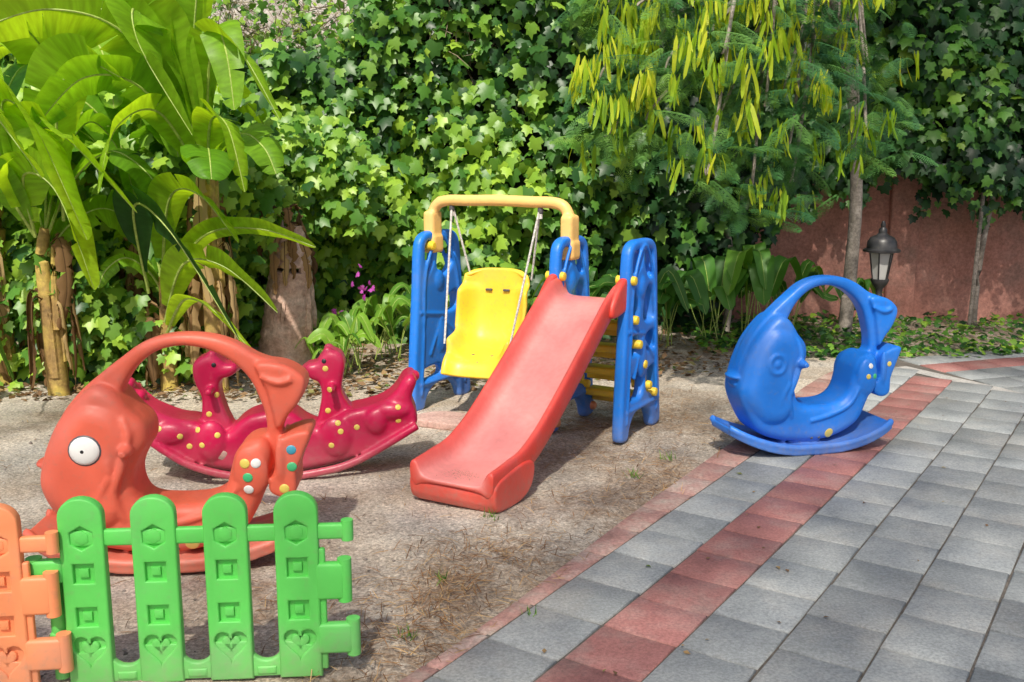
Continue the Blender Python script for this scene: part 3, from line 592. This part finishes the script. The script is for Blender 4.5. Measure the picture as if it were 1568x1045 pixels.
fp=np.array(fp); nF=len(fp)
scatter('feathery_leaves',tv,tf,fp,np.array(fT),np.array(fN),np.array(fs),np.clip(.45+rng.normal(0,.22,nF)+.15*(fp[:,0]<1.6),0,1),M['feather'],tree)
pv=[(-.012,0,0),(.012,0,0),(.055,.15,.01),(-.055,.15,.01),(.062,.5,.05),(-.062,.5,.05),(.05,.88,.01),(-.05,.88,.01),(.006,1,-.02),(-.006,1,-.02)]
pf=[(0,1,2,3),(3,2,4,5),(5,4,6,7),(7,6,8,9)]
pp=np.array(pp); nP=len(pp)
scatter('seed_pods',pv,pf,pp,np.array(pT),rng.normal(0,1,(nP,3))*[1,1,.1],np.array(ps),np.clip(rng.normal(.5,.28,nP)+.2*(pp[:,2]>2),0,1),M['pod'],tree)
part('trunk_and_limbs',limbs,M['tbark'],tree)
for k,(p0,p1,r_) in enumerate([((4.55,9.7,-.05),(4.75,9.75,1.9),.035),((2.02,9.3,-.05),(1.85,9.4,1.6),.04)]):
    e=empty('slim_tree_trunk',(p0[0],p0[1],0)); m_=[tube(cr([(0,0,-.05),(.03,.02,.7),(p1[0]-p0[0],p1[1]-p0[1],p1[2])],6,False),np.linspace(r_,r_*.7,13),10)]
    if k==0: m_.append(tube([(-.06,-.05,-.05),(-.02,-.05,1.6)],.02,8))
    part('trunk',m_,M['tbark'],e)

# ------------------------------------------------------------------ tall unseen trees, crowns laid out and thinned to shape sun and shade
M['sleaf']=leafmat('shade_leaf',[(0,(.02,.06,.015)),(1,(.08,.17,.03))],0,.6)
r_=np.random.default_rng(5)
trunks=[(-6.5,-8.5),(0.0,-9.5),(6.0,-6.0)]
n=60000
gx_=r_.uniform(-6.5,10,n); gy_=r_.uniform(-2,14.5,n); wob=.35*np.sin(gx_*1.7)+.25*np.sin(gx_*4.1+1)
fr=r_.normal(0,.25,n)
ok=np.where(gx_<1.0,gy_<6.1+wob+fr,np.where(gx_<3.5,(gy_<6.5+wob+fr)|(gy_>9.9+wob+fr),True))
dn=SN(77,.8,12)(gx_,gy_); ok&=(r_.uniform(0,1,n)<np.where(gy_>9.3,.95,np.clip(.73+.16*dn,.4,1)))
gx_,gy_=gx_[ok],gy_[ok]; n=len(gx_); h=13+.5*np.sin(gx_*.9)+r_.normal(0,.35,n)
PC=np.stack([gx_+sd.x/sd.z*h,gy_+sd.y/sd.z*h,h],-1)
own=np.argmin([(PC[:,0]-t[0])**2+(PC[:,1]-t[1])**2 for t in trunks],axis=0)
for k,(tx,ty) in enumerate(trunks):
    e=empty('unseen_shade_tree',(tx,ty,0)); m_=[tube(cr([(0,0,-.1),(.15,.05,3.5),(0,.2,7),(.1,.3,11)],6,False),np.linspace(.35,.16,19),12)]
    P=PC[own==k]-[tx,ty,0]; n=len(P)
    for i in r_.integers(0,n,16):
        q_=P[i]; zb=r_.uniform(7,10.5); m_.append(tube(cr([(.05,.22,zb),(q_[0]*.5,q_[1]*.5,zb*.5+q_[2]*.5+.3),tuple(q_)],5,False),np.linspace(.07,.015,11),6))
    part('trunk_and_limbs',m_,M['tbark'],e)
    scatter('leaves',[(0,0,0),(.34,.45,.04),(0,1,0),(-.34,.45,.04)],[(0,1,2,3)],P,r_.normal(0,1,(n,3)),r_.normal(0,.4,(n,3))+[0,0,1],r_.uniform(.10,.17,n),r_.uniform(0,1,n),M['sleaf'],e)

# ------------------------------------------------------------------ fish rockers
def S(pts,ox,oy,kx,kz): return [((x-ox)*kx,(oy-y)*kz) for x,y in pts]
def fish(name,loc,rz,mat,white,sx=1.0,sz=1.0):
    e=empty(name,loc,rz); e.scale=(sx,1,sz); ox,oy,kx,kz=265,866,.00256,.00266
    f=lambda p,n=5:cr(S(p,ox,oy,kx,kz),n)
    outer=[(72,735),(76,700),(86,668),(105,628),(135,592),(170,563),(198,542),(230,520),(265,508),(300,505),(340,509),(375,521),(410,541),(445,552),(474,568),(481,585),(470,612),(452,634),(441,655),(440,672),(432,705),(418,738),(403,770),(375,815),(300,843),(200,843),(125,822),(88,775)]
    hole=[(192,615),(200,588),(220,557),(252,533),(290,524),(330,530),(368,550),(394,578),(408,610),(416,640),(414,664),(388,671),(370,690),(362,715),(350,748),(320,766),(262,769),(226,762),(213,740),(213,715),(225,690),(237,668),(234,640),(214,618)]
    body=[(72,735),(77,700),(88,668),(107,632),(137,598),(165,580),(192,590),(214,618),(234,640),(237,668),(225,690),(213,715),(213,740),(226,762),(262,769),(320,766),(350,748),(362,715),(370,690),(388,671),(414,668),(425,690),(418,730),(403,770),(375,815),(300,843),(200,843),(125,822),(88,775)]
    head=[(74,735),(80,700),(92,665),(115,628),(148,600),(187,606),(214,632),(224,665),(212,700),(202,740),(208,775),(180,806),(130,806),(90,772)]
    fin=[(420,745),(434,705),(440,668),(486,655),(476,690),(464,720),(462,752),(440,760)]
    tail=[(405,552),(445,552),(474,568),(481,585),(470,612),(452,634),(436,655),(428,625),(420,590)]
    px=lambda x,y,yy=0:((x-ox)*kx,yy,(oy-y)*kz)
    P=[prism([f(outer),f(hole)],.028,.024),prism([f(body)],.078,.048,res=4),prism([f(head)],.070,.088,res=6),prism([f(head)],.05,.045),prism([f(fin)],.10,.012),prism([f(tail)],.06,.02)]
    P+=[ball(px(76,706),(.050,.080,.018)),ball(px(82,722),(.042,.07,.016))]
    for sgn in (-1,1):
        P.append(tube(cr([px(205,630,sgn*.115),px(214,655,sgn*.135),px(203,700,sgn*.145),px(188,745,sgn*.14),px(200,790,sgn*.115)],5,False),.018,8))
        P.append(tube(cr([px(182,690,sgn*.150),px(184,715,sgn*.152),px(168,745,sgn*.150),px(155,775,sgn*.145)],5,False),.013,8))
        P.append(ball(px(212,676,sgn*.155),(.028,.05,.024)))
        P.append(ball(px(395,715,sgn*.115),(.07,.03,.11)))
        P.append(tube(cr([px(250,800,sgn*.124),px(300,790,sgn*.126),px(350,770,sgn*.126),px(375,735,sgn*.122)],5,False),.013,8))
        P.append(ball(px(440,700,sgn*.105),(.02,.02,.1)))
        P.append(tube(cr([px(412,570,sgn*.075),px(440,580,sgn*.085),px(460,575,sgn*.085)],5,False),.012,8))
    P.append(tube([px(212,676,-.21),px(212,676,.21)],.017,10))
    if not white:
        for sgn in (-1,1):
            P.append(tube([(px(150,675)[0]+.050*math.cos(t),sgn*.158,px(150,675)[2]+.050*math.sin(t)) for t in np.linspace(0,6.2832,25)],.012,8,up=(0,1,0)))
            P.append(ball(px(150,675,sgn*.156),(.022,.016,.022)))
    V=[];F=[]; xs=np.linspace(-.56,.50,30)
    for x in xs:
        z=.012+.52*max(0,abs(x+.02)-.06)**2; hw=.20*(1-(abs(x)/.60)**6)**.5
        for yy,zz in ((-hw,z-.012),(-hw,z+.03),(hw,z+.03),(hw,z-.012)): V.append((x,yy,zz))
    for i in range(29):
        for j in range(4): a=i*4+j;b=i*4+(j+1)%4; F.append((a,b,b+4,a+4))
    F.append((0,1,2,3)); F.append((116,117,118,119)); me=bpy.data.meshes.new('r'); me.from_pydata(V,[],F); P.append(me)
    V=[(x,0,.042+.52*max(0,abs(x+.02)-.06)**2) for x in xs]
    for sgn in (-1,1):
        hw=[.185*(1-(abs(x)/.60)**6)**.5 for x in xs]; P.append(tube([(v[0],sgn*h,v[2]) for v,h in zip(V,hw)],.02,8))
    o=mold('body',P,mat,e,.0075,5)
    def dots(nm,lst,mt,r=.022,th=.25):
        ms=[surf_disc(o,*px(x,y)[::2],r,sg,th) for x,y in lst for sg in (-1,1)]; ms=[m_ for m_ in ms if m_]
        if ms: part(nm,ms,mt,e)
    if white:
        X,_,Zz=px(152,673)
        for nm,r_,mt,th,dx in (('eye_outline',.064,M['dk'],.16,0),('eye_white',.060,M['white'],.30,0),('eye_pupil',.021,M['black'],.9,-.004)):
            ms=[surf_disc(o,X+dx,Zz,r_,sg,th) for sg in (-1,1)]; part(nm,[m_ for m_ in ms if m_],mt,e)
    k=.020 if white else .015
    dots('sticker_white',[(405,700),(392,742)] if white else [(398,690)],M['white'],k)
    dots('sticker_green',[(392,722),(458,710)] if white else [(410,712)],M['stk_g'],k)
    dots('sticker_yellow',[(445,745),(388,700)] if white else [(392,712),(455,690)],M['stk_y'],k)
    dots('sticker_teal',[(458,683)] if white else [],M['stk_b'],k)
    lab=surf_disc(o,.09,.10,.028,-1,.12)
    if lab: part('label',[lab],M['stk_y'],e)
    bl=[surf_disc(o,x,.075,.009,-1,.5) for x in (-.02,.03)]; bl=[b_ for b_ in bl if b_]
    if bl: part('bolts',bl,M['dk'],e)
    return e
fish('fish_rocker',(-1.38,3.90,-.01),R(4),M['red'],True,1.0,.975)
fish('fish_rocker',(1.64,5.42,.018),R(14),M['blue'],False,.91)

# ------------------------------------------------------------------ dinosaur seesaw
e=empty('dinosaur_seesaw',(-1.23,5.02,0),R(7)); ox,oy,k=415,742,.00325
f=lambda p,n=5:cr(S(p,ox,oy,k,k),n); px=lambda x,y,yy=0:((x-ox)*k,yy,(oy-y)*k)
hull=[(186,590),(200,598),(215,618),(240,632),(268,644),(300,650),(340,668),(365,650),(385,640),(415,636),(445,640),(465,655),(490,662),(530,640),(560,633),(585,625),(605,610),(620,588),(634,584),(640,596),(632,622),(640,650),(636,668),(600,694),(545,716),(480,732),(415,738),(350,732),(285,716),(235,690),(226,668),(232,650),(208,632),(190,610)]
dl=[(300,665),(304,640),(305,615),(296,590),(294,565),(304,552),(322,547),(336,553),(344,561),(360,562),(362,574),(350,583),(336,588),(334,610),(342,640),(350,668),(330,700),(305,695)]
dr=[(480,668),(486,640),(490,615),(486,596),(474,590),(466,578),(468,566),(484,562),(490,552),(506,544),(522,549),(528,565),(524,590),(522,610),(532,632),(546,650),(540,690),(490,700)]
P=[prism([f(hull)],.09,.045,res=4),prism([f(dl)],.045,.035),prism([f(dr)],.045,.035)]
for (x,y,r_) in ((318,566,.068),(508,563,.068)): P.append(ball(px(x,y),(r_,.08,r_*.85)))
for s_ in (-1,1):
    P+= [ball(px(352,569,0),(.05,.06,.032)),ball(px(474,575,0),(.05,.06,.032)),ball(px(324,548,s_*.045),.026),ball(px(502,546,s_*.045),.026)]
    P+= [tube([px(322,600,-.17),px(322,600,.17)],.018,10),tube([px(508,600,-.17),px(508,600,.17)],.018,10)]
    P+= [ball(px(600,640,s_*.115),(.10,.05,.05)),ball(px(575,655,s_*.13),(.06,.04,.07)),ball(px(258,665,s_*.125),(.10,.04,.06)),ball(px(320,680,s_*.12),(.08,.045,.11)),ball(px(512,680,s_*.12),(.09,.045,.11)),ball(px(430,670,s_*.12),(.09,.03,.07))]
    P.append(tube(cr([px(226,672,s_*.14),px(285,712,s_*.16),px(350,733,s_*.165),(0,s_*.165,.012),px(480,733,s_*.165),px(545,716,s_*.16),px(640,664,s_*.14)],6,False),.022,10))
for x,y in ((195,592),(637,592),(620,600),(210,612)): P.append(ball(px(x,y),(.03,.045,.03)))
o=mold('body',P,M['crimson'],e,.009,4)
ms=[surf_disc(o,*px(x,y)[::2],.015,sg,.25) for x,y in [(276,668),(302,660),(308,683),(317,640),(332,668),(288,686),(330,610),(500,640),(516,655),(520,668),(545,664),(505,690),(610,655),(505,600),(610,632),(245,655),(498,572)] for sg in (-1,1)]
part('dots',[m_ for m_ in ms if m_],M['stk_y'],e)
ms=[surf_disc(o,*px(x,y)[::2],.012,sg,.4) for x,y in [(328,562),(496,560)] for sg in (-1,1)]
part('eyes',[m_ for m_ in ms if m_],M['black'],e)
ms=[surf_disc(o,*px(x,y)[::2],.026,-1,.1) for x,y in [(337,702)]]; part('label',[m_ for m_ in ms if m_],M['pink'],e)

# ------------------------------------------------------------------ slide & swing set
e=empty('slide_and_swing_set',(.60,5.51,0),R(-30))
po=[(.02,0),(-.01,.04),(.0,.25),(.02,.5),(.045,.8),(.06,1.02),(.085,1.11),(.15,1.15),(.27,1.155),(.39,1.15),(.455,1.11),(.48,1.02),(.50,.8),(.53,.5),(.57,.2),(.585,.04),(.56,0),(.47,0),(.44,.07),(.38,.13),(.28,.15),(.18,.13),(.12,.07),(.09,0)]
def sh(pts): return cr(pts,5)
holesA=[[(.13,.96),(.13,1.06),(.18,1.095),(.25,1.08),(.22,1.0)],[(.30,1.0),(.29,1.08),(.36,1.095),(.41,1.06),(.41,.96),(.36,.93)],
 [(.12,.70),(.12,.84),(.16,.88),(.21,.80),(.20,.70)],[(.30,.68),(.30,.80),(.36,.88),(.43,.82),(.44,.68)],
 [(.10,.24),(.10,.34),(.20,.38),(.30,.34),(.28,.24),(.18,.22)],[(.36,.25),(.36,.36),(.46,.38),(.49,.30),(.48,.22)],[(.10,.50),(.11,.58),(.19,.60),(.20,.50)],[(.33,.50),(.33,.58),(.44,.60),(.46,.50)]]
holesB=[[(.13,.90),(.13,1.06),(.18,1.09),(.20,1.0),(.17,.92)],[(.24,.92),(.27,1.06),(.36,1.09),(.41,1.04),(.38,.92),(.30,.86)],[(.09,.20),(.10,.26),(.24,.27),(.26,.21)],[(.36,.21),(.36,.27),(.47,.27),(.48,.21)],[(.33,.62),(.34,.70),(.43,.74),(.44,.64)]]
for nm,xx,hs in (('right_side_panel',0,holesA),('middle_side_panel',-.45,holesA),('swing_side_panel',-1.44,holesB)):
    P=[prism([sh(po)]+[sh(h) for h in hs],.012,.022,'YZ')]
    for sg in (-1,1):
        P.append(tube([(sg*.034,y_,z_) for y_,z_ in cr([(.06,.1),(.09,.5),(.12,.9),(.27,1.12),(.42,.9),(.47,.5),(.51,.1)],6,False)],.012,8))
        P.append(ball((sg*.028,.27,.46),(.022,.06,.12))); P.append(ball((sg*.028,.25,.83 if hs is holesB else .88),(.022,.05,.07)))
        P.append(tube([(sg*.032,.05,.17),(sg*.032,.54,.17)],.014,8))
        P.append(tube([(sg*.032,.06,.64),(sg*.032,.30,.60)],.012,8)); P.append(tube([(sg*.032,.15,.35),(sg*.032,.27,.58),(sg*.032,.44,.44)],.012,8))
    me=mold(nm,P,M['blue'],e,.008,3); me.location=(xx,0,0)
    if hs is holesB: me.scale=(1,1.15,1)
P=[]
for xx in (0,-.45):
    for y_,z_ in ((.10,.93),(.14,.70),(.20,.55),(.28,.42),(.36,.28),(.45,.22)):
        q_=lathe([(.027,-.06),(.027,.045),(.024,.056),(.012,.06)],14); q_.transform(Matrix.Translation((xx,y_,z_))@Matrix.Rotation(R(90),4,'Y')); P.append(q_)
for y_,z_ in ((.2,1.06),(.45,.25)):
    q_=lathe([(.03,-.06),(.03,.05),(.02,.06)],14); q_.transform(Matrix.Translation((-1.44,y_,z_))@Matrix.Rotation(R(90),4,'Y')); P.append(q_)
part('bolt_caps',P,M['yellow'],e)
P=[]
for y_,z_ in ((-.00,.10),(.5,.10)):
    q_=lathe([(.028,-.06),(.028,.05),(.02,.06)],14); q_.transform(Matrix.Translation((-.45,y_+.04,z_-.04))@Matrix.Rotation(R(90),4,'Y')); P.append(q_)
part('foot_caps',P,M['orange'],e)
P=[]
for i in range(4): P.append(box((-.225,.50-.07*i,.17+.155*i),(.40,.13,.045),.015)); P.append(box((-.225,.555-.07*i,.13+.155*i),(.40,.02,.07),.008))
P.append(box((-.225,.20,.765),(.40,.34,.04),.012))
part('ladder_steps',P,M['yellow'],e)
# slide chute
path=cr([(.16,.815),(.05,.815),(-.05,.79),(-.20,.69),(-.50,.475),(-.80,.275),(-.97,.185),(-1.10,.142),(-1.24,.130),(-1.385,.128)],6,False)
n=len(path); tg=unit(np.gradient(path,axis=0)); nrm=np.stack([tg[:,1],-tg[:,0]],-1); nrm=np.where(nrm[:,1:2]<0,-nrm,nrm)
V=[];fd=[]
for i in range(n):
    t=i/(n-1); rail=.085+.05*max(0,1-t*5)+.01-.02*max(0,(t-.85)/.15); hw=.185+.01*t+.025*max(0,1-t*6); dp=.05
    sec=[(-hw-.035,-dp),(-hw-.04,rail-.02),(-hw-.028,rail),(-hw-.008,rail),(-hw+.008,rail-.02),(-hw+.025,.02),(-hw+.05,.004),(-hw*.5,0),(0,0),(hw*.5,0),(hw-.05,.004),(hw-.025,.02),(hw-.008,rail-.02),(hw+.008,rail),(hw+.028,rail),(hw+.04,rail-.02),(hw+.035,-dp),(hw-.01,-dp),(hw-.02,-.02),(-hw+.02,-.02),(-hw+.01,-dp)]
    for a,b in sec: V.append((a-.225,path[i][0]+nrm[i][0]*b,path[i][1]+nrm[i][1]*b))
    fd+=[0,0,.1,.2,.4,.9,1,1,1,1,1,.9,.4,.2,.1,0,0,0,0,0,0]
ns=21;F=[]
for i in range(n-1):
    for j in range(ns): a=i*ns+j;b=i*ns+(j+1)%ns; F.append((a,b,b+ns,a+ns))
for base in (0,(n-1)*ns):
    for (a,b,c,d_) in ((0,1,2,3),(0,3,4,20),(20,4,5,19),(19,5,6,19),(19,6,7,18),(18,7,8,9),(18,9,10,18),(18,10,11,17),(17,11,12,16),(16,12,13,14),(16,14,15,16)):
        idxs=[]
        for v in (a,b,c,d_):
            if v not in idxs: idxs.append(v)
        F.append(tuple(base+v for v in idxs))
me=bpy.data.meshes.new('chute'); me.from_pydata(V,[],F); at=me.attributes.new('fade','FLOAT','POINT'); at.data.foreach_set('value',np.array(fd,dtype=np.float32)); me.materials.append(M['slide']); me.polygons.foreach_set('use_smooth',np.ones(len(F),dtype=bool)); me.update()
bm=bmesh.new(); bm.from_mesh(me); bmesh.ops.recalc_face_normals(bm,faces=bm.faces); bm.to_mesh(me); bm.free()
ch=obj('chute',me,e); sm=ch.modifiers.new('s','SUBSURF'); sm.levels=1; sm.render_levels=2
P=[prism([cr([(-1.06,.105),(-1.04,.05),(-1.10,.0),(-1.32,.0),(-1.365,.03),(-1.375,.07),(-1.37,.10),(-1.34,.108),(-1.2,.10)],4)],.205,.02,'YZ')]
for sg in (-1,1): P.append(prism([cr([(-1.00,.16),(-1.02,.06),(-1.12,.005),(-1.32,.005),(-1.37,.04),(-1.378,.11),(-1.35,.150),(-1.27,.17),(-1.10,.19)],4)],.006,.014,'YZ')); P[-1].transform(Matrix.Translation((sg*.220,0,0)))
for q_ in P: q_.transform(Matrix.Translation((-.225,0,0)))
mold('landing_lip',P,M['slide'],e,.007,3)
n=420; x=-.225+rng.normal(0,.075,n); y=-1.24+rng.normal(0,.045,n); kp=(y>-1.36)&(np.abs(x+.225)<.15); x,y=x[kp],y[kp]; n=len(x)
M['grit']=leafmat('sand_grit',[(0,(.30,.17,.12)),(1,(.60,.42,.34))],0,.9)
scatter('landing_grit',oct_v,oct_f,np.stack([x,y,np.full(n,.1315)],-1),rng.normal(0,1,(n,3))*[1,1,.1],np.tile([0,0,1.],(n,1)),rng.uniform(.0008,.0025,n),rng.uniform(0,1,n),M['grit'],e)
P=[]
for sg in (-1,1):
    P.append(prism([cr([(.16,.80),(.17,.90),(.13,.945),(.04,.945),(-.04,.895),(-.12,.81),(-.12,.74),(.02,.75)],5)],.008,.016,'YZ')); P[-1].transform(Matrix.Translation((-.225+sg*.222,0,0)))
mold('slide_top_cheeks',P,M['slide'],e,.008,4)
yb=.27
bp_=cr([(-1.44,yb,1.02),(-1.44,yb,1.2),(-1.42,yb,1.30),(-1.34,yb,1.345),(-1.15,yb,1.35),(-.95,yb,1.355),(-.72,yb,1.35),(-.54,yb,1.345),(-.47,yb,1.30),(-.45,yb,1.2),(-.45,yb,1.02)],6,False)
P=[tube(bp_,.036,12)]
for x_ in (-1.44,-.45): P.append(box((x_,yb,1.07),(.10,.12,.12),.02)); P.append(box((x_,yb,1.18),(.08,.12,.20),.02))
P.append(box((-.95,yb,1.35),(.9,.05,.045),.015))
mold('swing_beam',P,M['beam'],e,.008,4)
prof=cr([(.20,.90),(.19,.76),(.17,.58),(.12,.45),(.02,.385),(-.12,.36),(-.20,.33),(-.235,.26)],5,False)
V=[];F=[]; m_=14; n=len(prof); tg=unit(np.gradient(prof,axis=0))
for i in range(n):
    t=i/(n-1); hw=.205*(.88+.14*math.sin(math.pi*min(1,t*1.3+.12))) if t<.95 else .18
    if t<.10: hw*=.86+.14*(t/.10)**.5
    nv=np.array([-abs(tg[i][1]),abs(tg[i][0])])
    for j in range(m_+1):
        s_=-1+2*j/m_; wing=(abs(s_)**4)*(.15 if .12<t<.8 else .07)
        V.append((s_*hw,prof[i][0]+nv[0]*wing,prof[i][1]+nv[1]*wing+(-.04*abs(s_)**4 if t<.05 else 0)))
for i in range(n-1):
    for j in range(m_): a=i*(m_+1)+j; F.append((a,a+1,a+m_+2,a+m_+1))
me=bpy.data.meshes.new('seat'); me.from_pydata(V,[],F); me.materials.append(M['yellow']); me.polygons.foreach_set('use_smooth',np.ones(len(F),dtype=bool))
sw=obj('swing_seat',me,e,loc=(-.99,yb-.05,.02),rot=(0,0,R(10))); sw.scale=(1.12,1,1); mo=sw.modifiers.new('s','SOLIDIFY'); mo.thickness=.036; mo.offset=0; mo=sw.modifiers.new('b','SUBSURF'); mo.levels=2; mo.render_levels=2
P=[box((s_*.06,.163,.76),(.045,.02,.014),.005) for s_ in (-1,1)]+[ball((s_*.07,-.10,.375),(.028,.022,.010)) for s_ in (-1,1)]+[ball((0,-.19,.345),(.012,.012,.012))]
q_=part('seat_slots',P,M['dk'],e); q_.location=sw.location; q_.rotation_euler=sw.rotation_euler
P=[]
for s_ in (-1,1):
    xb=-.97+s_*.32; xs_=-.99+s_*.225
    P.append(tube([(xb,yb,1.33),(xs_,yb+.10,.86)],.007,8)); P.append(tube([(xb,yb,1.33),(xs_+s_*.01,yb-.20,.46)],.007,8))
    P.append(tube([(xb,yb,1.33),(xb,yb,1.25)],.013,8))
part('swing_ropes',P,M['rope'],e)
part('rope_hooks',[ball((-.97+s_*.32,yb,1.30),(.018,.018,.03)) for s_ in (-1,1)],M['dk'],e)
e2=empty('stone_slab',(-.42,5.98,.015),R(-25)); part('slab',[prism([cr([(-.19,-.10),(-.12,.10),(.05,.14),(.19,.08),(.17,-.12),(0,-.14)],5)],.012,.012,'XY')],M['pink'],e2)

# ------------------------------------------------------------------ garden lamp
e=empty('garden_lamp',(3.10,8.35,0)); M['blkm']=plastic('black_cast_metal',(.015,.015,.017),.35,dirt=.1)
P=[lathe([(.09,0),(.09,.03),(.05,.06),(.028,.10),(.024,.45),(.032,.47),(.024,.49),(.03,.53),(.06,.57),(.075,.60),(.075,.615)],20)]
for i in range(6):
    a=i*math.pi/3; P.append(tube([(.062*math.cos(a),.062*math.sin(a),.61),(.098*math.cos(a),.098*math.sin(a),.84)],.006,6))
P.append(lathe([(.10,.835),(.15,.845),(.152,.86),(.125,.875),(.118,.93),(.095,.965),(.05,.985),(.035,1.0),(.035,1.03),(.018,1.05),(.022,1.07),(.01,1.10)],24))
part('post_and_cap',P,M['blkm'],e)
m,nt,out=newmat('frosted_lamp_glass'); b=N(nt,'ShaderNodeBsdfPrincipled'); b.inputs['Base Color'].default_value=(.6,.6,.58,1); b.inputs['Roughness'].default_value=.15; b.inputs['Transmission Weight'].default_value=.35; nt.links.new(b.outputs[0],out.inputs[0])
part('glass',[lathe([(.058,.615),(.093,.835)],ngon=6)],m,e,smooth=False)

# ------------------------------------------------------------------ picket fences
def heart(cx,cz,s):
    return [(cx+s*.052*math.sin(t)**3, cz+s*.0036*(13*math.cos(t)-5*math.cos(2*t)-2*math.cos(3*t)-math.cos(4*t))) for t in np.linspace(0,2*math.pi,28,endpoint=False)]
def fence(loc,rz,mat,name='picket_fence_panel',n=4,right_tabs=True,left_tabs=True):
    e=empty(name,loc,rz); sp=.213; hw=.066; P=[]
    for i in range(n):
        cx=i*sp
        arc=[(cx+hw*1.0*math.cos(t),.545+.058*math.sin(t)) for t in np.linspace(0,math.pi,14)]
        ol=[(cx-hw,0.0),(cx+hw,0.0)]+arc
        hx=lambda r_:[(cx+r_*math.cos(t+.52),.478+r_*math.sin(t+.52)) for t in np.linspace(0,2*math.pi,6,endpoint=False)]
        sq=lambda z,h:[(cx-h,z-h),(cx+h,z-h),(cx+h,z+h),(cx-h,z+h)]
        P.append(prism([ol,hx(.038),sq(.365,.031),sq(.225,.031),heart(cx,.118,.95)],.0135,.006,res=2))
        P.append(prism([[(cx-hw+.012,.01),(cx+hw-.012,.01),(cx+hw-.012,.54),(cx-hw+.012,.54)]],.002,.001,res=0))
        P.append(prism([hx(.024)],.010,.005,res=1)); P.append(prism([sq(.365,.014)],.009,.004,res=1)); P.append(prism([sq(.225,.014)],.009,.004,res=1)); P.append(prism([heart(cx,.118,.55)],.008,.005,res=1))
    x0=-hw+.002; x1=(n-1)*sp+hw-.002
    P.append(box(((x0+x1)/2,0,.475),(x1-x0,.024,.052),.008))
    ol=[(x0+.01,.004),(x1-.01,.004),(x1-.01,.10)]
    for i in reversed(range(n-1)):
        cx=(i+.5)*sp; r_=sp/2-hw+.004
        ol+= [(cx+r_+.005,.125)]+[(cx+r_*math.cos(t),.098+(-.040)*math.sin(t)) for t in np.linspace(.1,math.pi-.1,9)]+[(cx-r_-.005,.125)]
    ol+=[(x0+.01,.10)]
    P.append(prism([ol],.006,.007,res=2))
    for i in range(n-1): P.append(prism([[( (i+.5)*sp-.03,.012),((i+.5)*sp+.03,.012),((i+.5)*sp+.03,.04),((i+.5)*sp-.03,.04)]],.010,.008,res=2))
    if right_tabs:
        P.append(box((x1+.045,0,.475),(.10,.026,.05),.009)); P.append(tube([(x1+.09,0,.445),(x1+.09,0,.51)],.019,12))
        P.append(box((x1+.035,-.005,.315),(.09,.034,.12),.011)); P.append(tube([(x1+.078,0,.245),(x1+.078,0,.385)],.022,12))
        P.append(box((x1+.045,-.005,.125),(.11,.034,.10),.011)); P.append(tube([(x1+.10,0,.065),(x1+.10,0,.185)],.022,12))
        P.append(box((x1+.005,0,.22),(.03,.022,.4),.006))
    if left_tabs:
        P.append(box((x0-.045,-.008,.375),(.10,.036,.075),.012)); P.append(tube([(x0-.085,0,.335),(x0-.085,0,.415)],.024,12))
        P.append(tube([(x0-.03,.01,.02),(x0-.03,.01,.40)],.024,12)); P.append(box((x0-.025,0,.13),(.06,.03,.09),.01))
    part('panel',P,mat,e); return e
fence((-1.30,2.86,.0),R(4.5),M['green'])
fence((-2.16,2.72,.0),R(7),M['orange'],left_tabs=False)
print('polys',sum(len(o.data.polygons) for o in bpy.data.objects if o.type=='MESH'))
